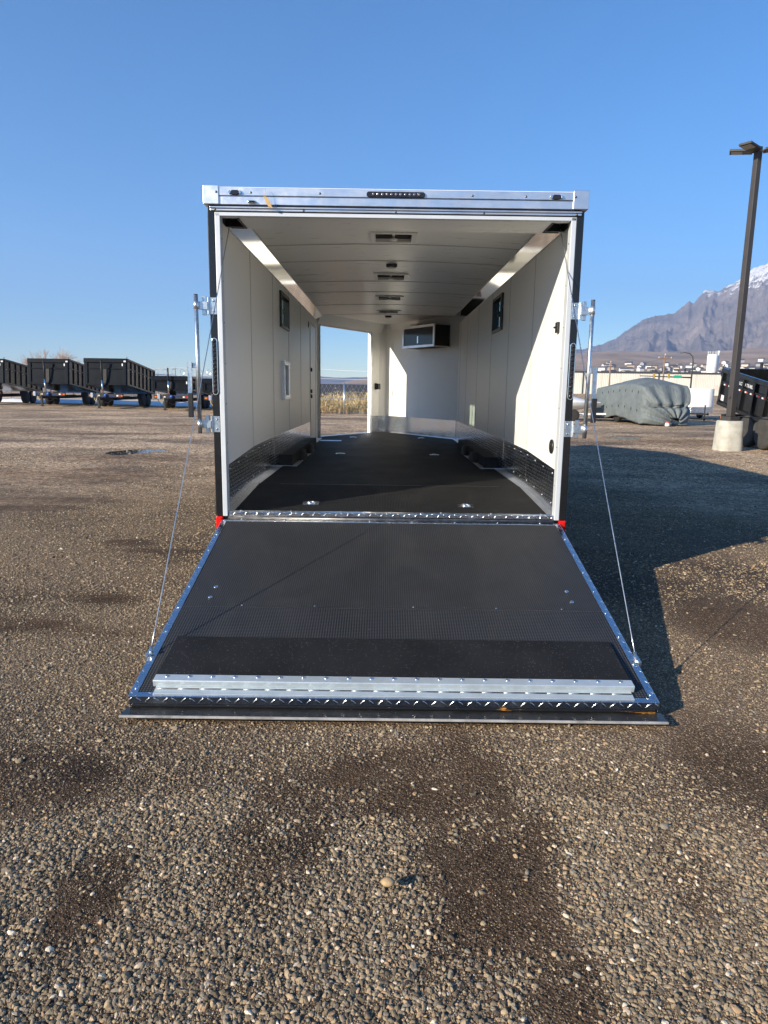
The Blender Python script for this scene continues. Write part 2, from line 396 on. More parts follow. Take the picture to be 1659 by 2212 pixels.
    stone = t.ramp(sep.outputs[0], [(0.0, (0.09, 0.078, 0.065)), (0.45, (0.23, 0.19, 0.145)), (0.75, (0.36, 0.3, 0.23)), (1.0, (0.56, 0.48, 0.39))])
    fine = t.ramp(sep2.outputs[0], [(0.0, (0.055, 0.046, 0.037)), (0.7, (0.15, 0.12, 0.09)), (0.9, (0.4, 0.33, 0.26)), (1.0, (0.6, 0.52, 0.42))])
    dirt = t.ramp(t.noise(o, 18, 6, 0.7), [(0.3, (0.06, 0.046, 0.034)), (0.7, (0.125, 0.095, 0.07))])
    # coverage: far ground is read as solid gravel, near ground as dirt between the loose stones
    vd = t.n.new('ShaderNodeVectorMath'); vd.operation = 'DISTANCE'; t.L(o, vd.inputs[0]); vd.inputs[1].default_value = (0, -5.0, 0)
    far = t.mr(vd.outputs['Value'], 5.5, 15.0)
    patch = t.noise(t.coord('Object', (0.55, 1.0, 1)), 0.55, 6, 0.66, 0.6); p2 = t.noise(t.coord('Object', (0.6, 1.6, 1)), 0.21, 4, 0.6)
    cov = t.mr(t.math('ADD', t.math('MULTIPLY', patch, 0.6), t.math('MULTIPLY', p2, 0.4)), 0.40, 0.56)
    m1 = t.math('MULTIPLY', t.mr(d1, 0.30, 0.5, 1, 0), t.math('MULTIPLY_ADD', far, 0.75, 0.25))
    m1 = t.math('MULTIPLY', m1, t.math('MULTIPLY_ADD', cov, 0.8, 0.2))
    c = t.mix(t.mr(d2, 0.3, 0.5, 1, 0), dirt, fine); c = t.mix(m1, c, stone)
    tone = t.mix(cov, (0.50, 0.46, 0.43), (1.42, 1.33, 1.23)); c = t.mix(1.0, c, tone, 'MULTIPLY')
    c = t.mix(t.math('MULTIPLY', far, 0.55), c, t.mix(cov, (0.2, 0.158, 0.118), (0.5, 0.405, 0.305)))
    g1 = t.n.new('ShaderNodeSeparateColor'); t.L(t.voronoi(o, 17, out='Color'), g1.inputs[0]); g2 = t.n.new('ShaderNodeSeparateColor'); t.L(t.voronoi(o, 34, out='Color'), g2.inputs[0])
    gr = t.math('ADD', t.math('MULTIPLY', g1.outputs[0], 0.55), t.math('MULTIPLY', g2.outputs[1], 0.65))
    c = t.mix(t.math('MULTIPLY', far, 0.85), c, t.mix(1.0, c, t.ramp(gr, [(0.1, (0.30, 0.29, 0.28)), (0.6, (1.0, 0.98, 0.95)), (0.95, (2.5, 2.4, 2.25))]), 'MULTIPLY'))
    h = t.math('ADD', t.math('MULTIPLY', t.mr(d1, 0.0, 0.5, 1, 0), 0.7), t.math('MULTIPLY', t.mr(d2, 0, 0.5, 1, 0), 0.35))
    wet = t.mr(cov, 0.0, 0.5, 0.72, 0.95)
    at_ = t.n.new('ShaderNodeAttribute'); at_.attribute_name = 'damp'
    c = t.mix(1.0, c, (1.10, 1.035, 0.955), 'MULTIPLY'); c = t.mix(at_.outputs['Fac'], c, t.mix(1.0, c, (0.58, 0.53, 0.49), 'MULTIPLY'))
    h = t.math('MULTIPLY', h, t.math('MULTIPLY_ADD', far, -0.65, 1.0))
    t.bsdf(c, wet, 0.0, t.bump(h, 0.010, 0.8), Specular_IOR_Level=0.15); M['ground'] = t.mat
    # loose stones: one colour per stone
    t = NT('loose_stones'); oi = t.n.new('ShaderNodeObjectInfo'); o = t.coord('Object')
    c = t.ramp(oi.outputs['Random'], [(0.0, (0.085, 0.075, 0.066)), (0.25, (0.19, 0.155, 0.112)), (0.45, (0.31, 0.25, 0.175)), (0.60, (0.25, 0.235, 0.21)), (0.75, (0.40, 0.32, 0.215)), (0.88, (0.48, 0.39, 0.27)), (0.95, (0.46, 0.31, 0.19)), (1.0, (0.85, 0.8, 0.7))])
    c = t.mix(t.mr(t.noise(o, 3.0, 4), 0.35, 0.7, 0, 0.35), c, (0.15, 0.122, 0.092))
    c = t.mix(1.0, c, (0.92, 0.86, 0.765), 'MULTIPLY')
    t.bsdf(c, 0.85, 0.0, Specular_IOR_Level=0.2); M['stone'] = t.mat
    # hills and mountains
    t = NT('foothill_scrub'); o = t.coord('Object')
    c = t.ramp(t.noise(t.coord('Object', (1, 0.35, 1)), 0.006, 8, 0.65), [(0.3, (0.16, 0.115, 0.08)), (0.5, (0.3, 0.21, 0.14)), (0.7, (0.44, 0.31, 0.21))])
    sn = t.mr(t.noise(t.coord('Object', (1, 0.25, 1)), 0.011, 6, 0.65), 0.62, 0.68, 0, 0.5); c = t.mix(sn, c, (0.5, 0.47, 0.44))
    t.bsdf(c, 0.95); M['foothill'] = t.mat
    t = NT('mountain_rock'); o = t.coord('Object')
    c = t.ramp(t.noise(o, 0.004, 9, 0.7), [(0.3, (0.115, 0.1, 0.095)), (0.5, (0.205, 0.17, 0.15)), (0.7, (0.32, 0.26, 0.22))])
    s = t.n.new('ShaderNodeSeparateXYZ'); t.L(o, s.inputs[0])
    sn = t.math('ADD', t.mr(s.outputs[2], 640, 1150, 0, 0.40), t.math('MULTIPLY', t.noise(t.coord('Object', (1, 1, 0.45)), 0.016, 8, 0.72), 1.0))
    geo = t.n.new('ShaderNodeNewGeometry'); s2 = t.n.new('ShaderNodeSeparateXYZ'); t.L(geo.outputs['Normal'], s2.inputs[0])
    sn = t.math('ADD', sn, t.math('MULTIPLY', s2.outputs[2], 0.12))
    c = t.mix(t.mr(sn, 0.81, 0.86), c, (0.8, 0.8, 0.82))
    t.bsdf(c, 0.95, 0.0, t.bump(t.noise(o, 0.02, 8, 0.7), 40.0, 0.8)); M['mountain'] = t.mat
    return M
M = make_materials()

# ------------------------------------------------------------------ noise for shapes
def _hash(ix, iy, seed):
    h = (ix.astype(np.int64) * 374761393 + iy.astype(np.int64) * 668265263 + seed * 974711) & 0x7fffffff
    h = ((h ^ (h >> 13)) * 1274126177) & 0x7fffffff
    return ((h ^ (h >> 16)) & 0xffff) / 65535.0
def vnoise(x, y, seed=0):
    x, y = np.asarray(x, float), np.asarray(y, float)
    ix, iy = np.floor(x), np.floor(y); fx, fy = x - ix, y - iy
    fx, fy = fx * fx * (3 - 2 * fx), fy * fy * (3 - 2 * fy)
    a, b = _hash(ix, iy, seed), _hash(ix + 1, iy, seed); c, d = _hash(ix, iy + 1, seed), _hash(ix + 1, iy + 1, seed)
    return (a * (1 - fx) + b * fx) * (1 - fy) + (c * (1 - fx) + d * fx) * fy
def fbm(x, y, oct=5, seed=0, gain=0.5, ridged=False):
    s, a, tot = 0.0, 1.0, 0.0
    for k in range(oct):
        n = vnoise(x * 2 ** k, y * 2 ** k, seed + k * 17)
        s = s + a * ((1 - np.abs(2 * n - 1)) if ridged else n); tot += a; a *= gain
    return s / tot

# ------------------------------------------------------------------ ground
def ground_z(x, y):
    r = np.hypot(x, y)
    k = np.clip(1 - r / 40.0, 0, 1)
    sm = lambda t: np.clip(t, 0, 1) ** 2 * (3 - 2 * np.clip(t, 0, 1))
    # the land falls away behind the weeds seen through the doorway, and rises again far off
    dip = -2.6 * sm((y - 40) / 30.0) * (1 - sm((y - 220) / 200.0)) * sm((x + 16) / 8.0) * (1 - sm((x - 14) / 10.0))
    return dip + k * (0.035 * (fbm(x * 0.8, y * 0.8, 3, 5) - 0.5) + 0.05 * (fbm(x * 0.22, y * 0.22, 2, 9) - 0.5)) - 0.012
DAMP = ((0.30, -2.80, 0.30, 0.75, 1.0), (0.41, -3.40, 0.12, 0.50, 0.9), (0.02, -2.55, 0.42, 0.32, 0.95), (-0.40, -2.80, 0.20, 0.42, 0.8), (-1.45, -2.55, 0.35, 0.28, 0.85), (-0.95, -3.15, 0.14, 0.28, 0.75),
        (1.45, -2.35, 0.28, 0.45, 0.8), (0.95, -3.0, 0.12, 0.32, 0.65), (-2.42, -0.85, 0.60, 0.16, 0.9), (-1.85, -0.95, 0.40, 0.14, 0.8), (-2.0, -0.30, 0.28, 0.14, 0.85), (-2.5, 1.42, 0.32, 0.16, 0.9), (-2.05, 1.13, 0.40, 0.10, 0.8),
        (-4.5, 3.2, 0.9, 0.30, 0.8), (-4.2, 3.8, 1.2, 0.25, 0.6), (-5.9, 6.2, 2.6, 0.9, 0.75), (-5.2, 8.6, 1.6, 0.9, 0.8), (-10.0, 15.4, 4.5, 0.8, 0.6), (-7.4, 20.0, 4.0, 1.2, 0.5), (2.35, -0.75, 0.45, 0.55, 0.75),
        (7.6, 15.6, 3.2, 1.6, 0.75), (5.6, 12.4, 2.0, 0.35, 0.6), (3.2, -1.9, 0.6, 0.3, 0.7))
def damp(x, y):
    w = 0.30 * (fbm(x * 2.3, y * 2.3, 5, 71, 0.6) - 0.5) * 2; d = np.zeros_like(np.asarray(x, float))
    for px, py, rx, ry, k in DAMP: d = np.maximum(d, k * np.clip(1.35 - ((x - px) / rx + w) ** 2 - ((y - py) / ry + w) ** 2, 0, 1))
    return np.clip(d * (0.55 + 0.9 * fbm(x * 5.0, y * 5.0, 3, 33)), 0, 1)
def build_ground():
    ax = np.concatenate([-np.geomspace(9000, 16, 26), np.linspace(-12, 12, 241), np.geomspace(16, 9000, 26)])
    ay = np.concatenate([-np.geomspace(9000, 10, 20), np.linspace(-6, 24, 301), np.geomspace(26, 9000, 30)])
    X, Y = np.meshgrid(ax, ay); Z = ground_z(X, Y)
    v = np.stack([X.ravel(), Y.ravel(), Z.ravel()], 1)
    nx, ny = len(ax), len(ay); i = np.arange(nx * ny).reshape(ny, nx)
    f = np.stack([i[:-1, :-1].ravel(), i[:-1, 1:].ravel(), i[1:, 1:].ravel(), i[1:, :-1].ravel()], 1)
    me = bpy.data.meshes.new('gravel_yard'); me.from_pydata(v.tolist(), [], f.tolist()); me.materials.append(M['ground'])
    me.polygons.foreach_set('use_smooth', [True] * len(f))
    me.attributes.new('damp', 'FLOAT', 'POINT').data.foreach_set('value', damp(X, Y).astype(np.float32).ravel())
    tag(link('gravel_yard', me), kind='structure')
build_ground()

def polar(az, r): return CAM.x + r * math.sin(az), CAM.y + r * math.cos(az)
def az_of(xd): return math.atan((xd - 824.6) / 1481.8 / math.cos(0.18))
# crest of the foothills and of the range as (azimuth, slope above the eye)
FH = [(az_of(x), y / 1481.8) for x, y in ((-1500, 1), (0, 1), (600, 1), (730, 2), (760, 8), (800, 15), (850, 26), (1000, 48), (1200, 66), (1290, 72), (1400, 69), (1500, 71), (1660, 79), (1900, 92), (3000, 100))]
MT = [(az_of(2300 / 1.80832 + x * 0.42194 / 1.80832), (839 - (1000 + y * 0.42194) / 1.80832) / 1481.8) for x, y in
      ((-400, 900), (-120, 880), (20, 840), (70, 815), (130, 800), (280, 690), (400, 620), (500, 610), (620, 600), (750, 505), (800, 510), (890, 415), (1000, 430), (1060, 395), (1130, 380), (1270, 270), (1420, 235), (1500, 200), (1650, 170), (1900, 160), (2300, 215), (2900, 150), (3800, 300))]
def prof(tab, az): return np.interp(az, [a for a, _ in tab], [s for _, s in tab])
def foot_h(az, r):
    """height of the foothill surface"""
    t = np.clip((r - 700.0) / (3400.0 - 700.0), 0, 1)
    crest = prof(FH, az) * 3400.0
    x, y = r * np.sin(az), r * np.cos(az)
    base = crest * (0.30 * t + 0.70 * t ** 1.5)
    fade = np.clip((prof(FH, az) * 1481.8 - 1.5) / 10.0, 0, 1)
    return base * (1 + 0.28 * fade * (fbm(x / 420, y / 420, 5, 3) - 0.5)) + 10 * fade * t * (fbm(x / 150, y / 150, 4, 8) - 0.5) + np.where(t <= 0, -2.0, 0.0)
def polar_mesh(name, mat, azs, rs, hf):
    A, R = np.meshgrid(azs, rs); Zh = hf(A, R)
    X = CAM.x + R * np.sin(A); Y = CAM.y + R * np.cos(A)
    v = np.stack([X.ravel(), Y.ravel(), Zh.ravel()], 1); n, m = len(azs), len(rs)
    i = np.arange(n * m).reshape(m, n)
    f = np.stack([i[:-1, :-1].ravel(), i[:-1, 1:].ravel(), i[1:, 1:].ravel(), i[1:, :-1].ravel()], 1)
    me = bpy.data.meshes.new(name); me.from_pydata(v.tolist(), [], f.tolist()); me.materials.append(mat)
    me.polygons.foreach_set('use_smooth', [True] * len(f))
    return tag(link(name, me), kind='structure')
polar_mesh('foothills', M['foothill'], np.linspace(-0.9, 0.95, 330), np.concatenate([np.linspace(690, 3400, 60), np.linspace(3500, 5200, 8)]),
           lambda a, r: np.where(r <= 3400, foot_h(a, r), foot_h(a, np.full_like(r, 3400.0)) * (1 - (r - 3400) / 2400)))
def mount_h(a, r):
    t = (r - 5000.0) / 2400.0
    crest = prof(MT, a) * 7400.0 + 1.5
    crest = crest * (0.985 + 0.05 * (fbm(a * 120, a * 0 + 2, 5, 91, 0.6, True) - 0.6))
    x, y = r * np.sin(a), r * np.cos(a)
    up = np.clip(t, 0, 1); dn = np.clip((r - 7400.0) / 1400.0, 0, 1)
    # spurs run down from the crest
    spur = fbm(a * 30 + 1.3 * fbm(x / 700, y / 700, 4, 4), r / 1500.0, 5, 21, 0.55, True)
    rough = fbm(x / 300, y / 300, 7, 31, 0.6, True)
    mid = np.sin(PI * np.clip(up, 0, 1))
    h = crest * (up ** 0.95) * (1 - dn * 0.75)
    h = h + crest * mid * (0.24 * (spur - 0.80) + 0.20 * (rough - 0.72)) + crest * 0.022 * up * (rough - 0.55)
    return h - 8.0
polar_mesh('mountain_range', M['mountain'], np.linspace(0.24, 0.82, 520), np.concatenate([np.linspace(5000, 7400, 110), np.linspace(7450, 8800, 10)]), mount_h)
# continuation of the range beyond the left, far and low
polar_mesh('distant_range', M['mountain'], np.linspace(-0.85, 0.2, 160), np.linspace(7000, 8800, 14),
           lambda a, r: (40 + 120 * fbm(a * 9, a * 0, 5, 77)) * np.clip(1 - np.abs(r - 7900) / 900, 0, 1) - 6)

# ------------------------------------------------------------------ the enclosed trailer
TILT = 0.007
FZ = 0.62                       # deck height in the trailer's own frame
T = empty('enclosed_trailer', (0, 0, 0), (-TILT, 0, 0))
tag(T, 'black enclosed cargo trailer with its rear ramp lowered and white panelled interior', 'trailer')
V1, V2, V3, V4, V5 = (-1.245, 7.38), (-0.16, 9.25), (-0.02, 9.31), (0.12, 9.17), (1.245, 7.38)

def holed(mb, x0, x1, y0, y1, z0, z1, hole=None):
    if hole is None or hole[1] <= y0 or hole[0] >= y1: mb.box(x0, x1, y0, y1, z0, z1); return mb
    a, b, c, d = hole
    mb.box(x0, x1, y0, a, z0, z1); mb.box(x0, x1, b, y1, z0, z1)
    mb.box(x0, x1, a, b, z0, c); mb.box(x0, x1, a, b, d, z1); return mb
WIN = {-1: (2.95, 3.63, 2.165, 2.56), 1: (2.84, 3.50, 2.155, 2.555)}
SEAMS = {-1: [0.06, 1.24, 2.46, 3.68, 4.92, 6.16], 1: [0.06, 1.255, 2.44, 3.63, 4.84, 6.11, 7.06, 7.375]}
walls = {}
for s in (-1, 1):
    w = MB(); xo, xi = (s * 1.295, s * 1.254); x0, x1 = min(xo, xi), max(xo, xi)
    holed(w, x0, x1, 0.10, 7.38, 0.36, 2.80, WIN[s])
    wall = walls[s] = w.build('side_wall', M['black'], T)
    xa, xb = sorted((s * 1.2525, s * 1.245))
    for a, b in zip(SEAMS[s], SEAMS[s][1:]):
        holed(MB(), xa, xb, a + 0.002, b - 0.002, 0.60, 2.66, WIN[s]).build('wall_panel', M['panel'], wall)
    for k, y in enumerate(SEAMS[s][1:-1]):
        if s == 1 or k < 4:
            c = sorted((s * 1.2448, s * 1.2425)); MB().box(c[0], c[1], y - 0.006, y + 0.006, 0.957, 2.655).build('seam_strip', M['seam'], wall)
    # window
    a, b, c, d = WIN[s]; fr = MB(); f = 0.035
    for (p, q, r, u) in ((a, a + f, c, d), (b - f, b, c, d), (a + f, b - f, c, c + f), (a + f, b - f, d - f, d)):
        xx = sorted((s * 1.222, s * 1.303)); fr.box(xx[0], xx[1], p, q, r, u)
    win = fr.build('window', M['plastic'], T, bevel=0.006)
    mid = (a + b) / 2
    xx = sorted((s * 1.262, s * 1.292)); MB().box(xx[0], xx[1], mid - 0.014, mid + 0.014, c + f, d - f).build('mullion', M['plastic'], win)
    for (p, q, xg) in ((a + f, mid - 0.014, 1.272), (mid + 0.014, b - f, 1.284)):
        xx = sorted((s * xg, s * (xg + 0.004))); MB().box(xx[0], xx[1], p, q, c + f, d - f).build('pane', M['glass'], win)
    xx = sorted((s * 1.235, s * 1.262)); MB().box(xx[0], xx[1], mid - 0.03, mid + 0.008, (c + d) / 2 - 0.03, (c + d) / 2 + 0.03).build('latch', M['plastic'], win, bevel=0.004)

# deck: beavertail, main deck, V nose
dk = MB()
foot = [(-1.25, 1.22), (1.25, 1.22), (1.25, 7.38), (0.14, 9.2), (-0.02, 9.33), (-0.18, 9.28), (-1.25, 7.38)]
dk.prism([(x, y, 0.42) for x, y in foot], (0, 0, FZ - 0.006 - 0.42))
dk.prism([(-1.25, 0.0, 0.42), (-1.25, 1.22, 0.42), (-1.25, 1.22, FZ - 0.006), (-1.25, 0.0, 0.548)], (2.5, 0, 0))
deck = dk.build('deck', M['black'], T)
MB().prism([(-1.244, 0.015, 0.549), (-1.244, 1.217, FZ - 0.005), (-1.244, 1.217, FZ), (-1.244, 0.015, 0.5545)], (2.488, 0, 0)).build('floor_mat', M['floor'], deck)
MB().prism([(x * 0.995, y, FZ - 0.005) for x, y in [(-1.25, 1.2225), (1.25, 1.2225), (1.25, 3.66), (-1.25, 3.66)]], (0, 0, 0.005)).build('floor_mat', M['floor'], deck)
MB().prism([(x * 0.995, y, FZ - 0.005) for x, y in [(-1.25, 3.6625), (1.25, 3.6625), (1.25, 7.38), (0.12, 9.17), (-0.02, 9.29), (-0.16, 9.24), (-1.25, 7.36)]], (0, 0, 0.005)).build('floor_mat', M['floor'], deck)
MB().box(-1.0, 1.0, 1.2165, 1.2225, FZ - 0.004, FZ + 0.0012).build('mat_joint', M['hinge_dark'], deck)
# threshold
th = MB(); th.box(-1.205, 1.205, -0.012, 0.0, 0.545, 0.579); th.box(-1.205, 1.205, 0.0, 0.05, 0.5575, 0.579)
th.build('threshold_trim', M['trim'], T, bevel=0.004)
MB().tube((-1.2, -0.03, 0.535), (1.2, -0.03, 0.535), 0.012, n=10).build('ramp_hinge', M['hinge_dark'], T, True)
MB().box(-1.235, 1.235, -0.008, 0.03, 0.36, 0.544).build('rear_sill', M['black'], T)
rs = MB()
for k in range(7): rs.lathe([(0.009, 0), (0.008, 0.004), (0.003, 0.006)], (-1.12 + k * 0.373, 0.028, 0.579), n=8)
stuff(rs.build('threshold_rivets', M['chrome'], T, True))

# diamond plate kick panels along the walls
for s in (-1, 1):
    X0, X1 = s * 1.2415, s * 1.2448
    def kp(y0, y1, b0, b1, t0, t1, nm='kick_plate'):
        m = MB(); m.prism([(X0, y0, b0), (X0, y1, b1), (X0, y1, t1), (X0, y0, t0)], (X1 - X0, 0, 0)); return m.build(nm, M['tread'], walls[s])
    kp(0.07, 1.235, 0.56, 0.622, 0.895, 0.958); kp(1.239, 2.455, FZ, FZ, 0.958, 0.966)
    if s < 0: kp(2.46, 4.30, FZ, FZ, 0.966, 0.962); kp(4.303, 6.14, FZ, FZ, 0.962, 0.955)
    else: kp(2.46, 4.96, FZ, FZ, 0.966, 0.958); kp(4.963, 7.37, FZ, FZ, 0.958, 0.945)
    xx = sorted((s * 1.238, s * 1.2413)); MB().box(xx[0], xx[1], 2.445, 2.465, 0.75, 0.966).build('joint_strip', M['chrome'], walls[s])
    rv = MB()
    for y in np.arange(0.25, 2.4, 0.31):
        g = 0.62 - 0.07 * max(0, 1.22 - y) / 1.22
        for z in (g + 0.30, g + 0.07):
            rv.lathe([(0.010, 0), (0.008, 0.004), (0.003, 0.006)], (s * 1.2415, y, z), axis=((0, 1, 0), (0, 0, 1), (-s, 0, 0)), n=8)
    stuff(rv.build('kick_plate_rivets', M['chrome'], walls[s], True))
    # floor angle
    xa, xb = sorted((s * 1.188, s * 1.241))
    MB().prism([(xa, 0.06, 0.5585), (xb, 0.06, 0.5585), (xb, 1.22, FZ + 0.0045), (xa, 1.22, FZ + 0.0045)], (0, 0, 0.003)).build('floor_angle', M['tread'] if s < 0 else M['alu'], walls[s])
    MB().box(xa, xb, 1.225, 2.66, FZ + 0.0015, FZ + 0.0045).build('floor_angle', M['alu'], walls[s])
    MB().box(xa, xb, 5.6, 6.14 if s < 0 else 7.36, FZ + 0.0015, FZ + 0.0045).build('floor_angle', M['alu'], walls[s])
    # wheel box
    xo, xi = s * 1.2412, s * 1.085
    wb = MB(); a, b = sorted((xo, xi))
    wb.prism([(a, 2.69, FZ), (a, 5.55, FZ), (a, 5.5, FZ + 0.125), (a, 2.72, FZ + 0.125)], (b - a, 0, 0))
    box = wb.build('wheel_box', M['floor'], T, bevel=0.006)
    fa, fb = sorted((s * 1.03, s * 1.0845))
    MB().box(fa, fb, 2.655, 4.68, FZ + 0.001, FZ + 0.004).build('flange', M['alu'], box)
    fa, fb = sorted((s * 1.03, s * 1.24)); MB().box(fa, fb, 2.64, 2.6895, FZ + 0.0046, FZ + 0.008).build('flange', M['alu'], box)
    fv = MB()
    for y in np.arange(2.75, 4.65, 0.14): fv.lathe([(0.007, 0), (0.003, 0.004)], (s * 1.045, y, FZ + 0.004), n=6)
    stuff(fv.build('flange_rivets', M['chrome'], box))

# V-nose walls
def along(P, Q, a, b, off0, off1, z0, z1, mb):
    """slab on the line P->Q from distance a to b, from off0 to off1 on its inner side (negative = outside)"""
    P, Q = Vector((*P, 0)), Vector((*Q, 0)); u = (Q - P).normalized(); n = Vector((u.y, -u.x, 0))
    mb.obox(P + u * a + n * off0 + Vector((0, 0, z0)), u * (b - a), n * (off1 - off0), Vector((0, 0, z1 - z0))); return mb
LV = (Vector(V2) - Vector(V1)).length; RV = (Vector(V5) - Vector(V4)).length
OA, OB = 0.095, 1.835            # doorway in the left face of the V
DT, DB = 2.60, FZ
vl = MB()
along(V1, V2, 0.0, OA, -0.05, 0, 0.36, 2.80, vl); along(V1, V2, OB, LV, -0.05, 0, 0.36, 2.80, vl)
along(V1, V2, OA, OB, -0.05, 0, DT, 2.80, vl); along(V1, V2, OA, OB, -0.05, 0, 0.36, DB, vl)
nose = vl.build('nose_wall', M['panel'], T)
vr = MB(); along(V4, V5, 0.0, RV, -0.05, -0.0065, 0.36, 2.80, vr); nose_r = vr.build('nose_wall', M['black'], T)
for a, b in ((0.003, 0.915), (0.919, RV - 0.002)):
    along(V4, V5, a, b, -0.006, 0.0, 0.60, 2.70, MB()).build('wall_panel', M['panel'], nose_r)
cn = MB(); along(V2, V3, 0, (Vector(V3) - Vector(V2)).length, -0.04, 0, 0.36, 2.80, cn); along(V3, V4, 0, (Vector(V4) - Vector(V3)).length, -0.04, 0, 0.36, 2.80, cn)
cn.build('nose_corner', M['panel'], T)
for P, Q, a, b in ((V1, V2, 0.0, OA), (V1, V2, OB + 0.03, LV), (V2, V3, 0, (Vector(V3) - Vector(V2)).length), (V3, V4, 0, (Vector(V4) - Vector(V3)).length), (V4, V5, 0.004, 0.914), (V4, V5, 0.917, RV - 0.01)):
    along(P, Q, a, b, 0.001, 0.004, FZ, 0.952, MB()).build('kick_plate', M['tread'], nose_r)
along(V4, V5, 0, RV - 0.02, 0.004, 0.05, FZ + 0.001, FZ + 0.004, MB()).build('floor_angle', M['alu'], nose_r)
# doorway lining
fr = MB(); along(V1, V2, OB - 0.02, OB + 0.035, -0.06, 0.006, DB, DT, fr); fr.build('doorway_jamb', M['alu'], nose, bevel=0.003)
along(V1, V2, OA - 0.006, OA, -0.07, 0.004, DB, DT, MB()).build('doorway_jamb', M['plastic'], nose)
along(V1, V2, OA, OB - 0.02, -0.07, 0.02, DB + 0.001, DB + 0.012, MB()).build('doorway_sill', M['alu'], nose)
along(V1, V2, OA, OB, -0.06, 0.008, DT - 0.02, DT, MB()).build('doorway_head', M['alu'], nose)
# bands under the ceiling of the V
def band(P, Q, a, b, zt, zb, dp, name, par):
    P, Q = Vector((*P, 0)), Vector((*Q, 0)); u = (Q - P).normalized(); n = Vector((u.y, -u.x, 0))
    o = P + u * a; L = u * (b - a)
    m = MB(); m.prism([o + n * 0.001 + Vector((0, 0, zb)), o + n * 0.012 + Vector((0, 0, zb)), o + n * dp + Vector((0, 0, zt)), o + n * 0.001 + Vector((0, 0, zt))], L); return m.build(name, M['panel'], par)
band(V1, V2, 0.0, LV + 0.05, 2.775, 2.60, 0.10, 'cove_band', nose)
band(V4, V5, -0.04, RV, 2.775, 2.655, 0.09, 'cove_band', nose_r)
# lock box on the panel beside the doorway
lb = MB(); along(V1, V2, OB + 0.17, OB + 0.265, 0.004, 0.075, 1.485, 1.60, lb); lbx = lb.build('lock_box', M['plastic'], nose, bevel=0.008)
along(V1, V2, OB + 0.155, OB + 0.17, 0.0, 0.05, 1.48, 1.605, MB()).build('catch', M['black'], lbx)
along(V4, V5, 0.012, 0.03, 0.001, 0.035, 1.36, 1.46, MB()).build('latch_pull', M['white_trim'], nose_r, bevel=0.003)
# wall cabinet on the right face of the V
c0, c1, cd, cz0, cz1 = 0.85, 1.865, 0.335, 2.245, 2.64
cb = MB(); along(V4, V5, c0, c1, 0.001, cd, cz0, cz1, cb); cab = cb.build('wall_cabinet', M['blackm'], T)
dr = MB(); e = 0.045
for (a, b, z0, z1) in ((c0, c1, cz0, cz0 + e), (c0, c1, cz1 - e, cz1), (c0, c0 + e, cz0 + e, cz1 - e), (c1 - e, c1, cz0 + e, cz1 - e)):
    along(V4, V5, a, b, cd + 0.001, cd + 0.022, z0, z1, dr)
door = dr.build('cabinet_frame', M['alu'], cab, bevel=0.004)
along(V4, V5, c0 + e, c1 - e, cd + 0.001, cd + 0.010, cz0 + e, cz1 - e, MB()).build('cabinet_door', M_plain('cabinet_gloss', (0.03, 0.034, 0.042), 0.1, 0.0, 0.1), cab)
along(V4, V5, 1.33, 1.37, cd + 0.010, cd + 0.018, cz0 + 0.075, cz0 + 0.205, MB()).build('cabinet_latch', M['chrome'], cab, bevel=0.004)
ed = MB()
for z0, z1 in ((cz0 - 0.004, cz0 + 0.014), (cz1 - 0.014, cz1 + 0.004)): along(V4, V5, c1 + 0.0, c1 + 0.008, 0.0, cd, z0, z1, ed)
along(V4, V5, c1 + 0.0, c1 + 0.008, 0.0, 0.014, cz0, cz1, ed); ed.build('cabinet_edging', M['alu'], cab)
along(V4, V5, 0.88, 1.10, 0.07, 0.20, 2.665, 2.70, MB()).build('awning_lamp_housing', M['white_trim'], nose_r)

# side entry door, left wall
dy0, dy1 = 6.175, 7.10
dd = MB(); dd.box(-1.2525, -1.247, dy0 + 0.02, dy1 - 0.02, FZ + 0.02, 2.50); door = dd.build('side_door', M['panel'], T)
jm = MB(); jm.box(-1.2525, -1.236, dy0 - 0.012, dy0 + 0.012, FZ, 2.53); jm.box(-1.2525, -1.238, dy0 + 0.012, dy1 - 0.012, 2.505, 2.53); jm.build('door_frame', M['white_trim'], door)
MB().box(-1.2525, -1.246, dy1 - 0.018, dy1 + 0.012, FZ, 2.53).build('door_seal', M['plastic'], door)
MB().box(-1.2525, -1.245, dy1 + 0.014, 7.378, 0.60, 2.66).build('wall_panel', M['panel'], walls[-1])
MB().box(-1.2525, -1.245, 6.16 + 0.002, dy1, 2.532, 2.66).build('wall_panel', M['panel'], walls[-1])
for z in (1.36, 1.44, 1.78): MB().box(-1.2465, -1.215, dy0 + 0.03, dy0 + 0.09, z - 0.03, z + 0.03).build('door_lock', M['plastic'], door, bevel=0.008)
MB().box(-1.2525, -1.14, dy0, dy1, FZ + 0.0005, FZ + 0.012).build('door_sill', M['alu'], door)
MB().box(-1.248, -1.236, dy0 + 0.03, dy0 + 0.06, 2.32, 2.46).build('door_hinge', M['galv'], door)
MB().lathe([(0.05, 0), (0.05, 0.006), (0.035, 0.010)], (-1.245, 5.95, 2.46), axis=((0, 1, 0), (0, 0, 1), (1, 0, 0)), n=20).build('round_vent', M['plastic'], walls[-1], True)

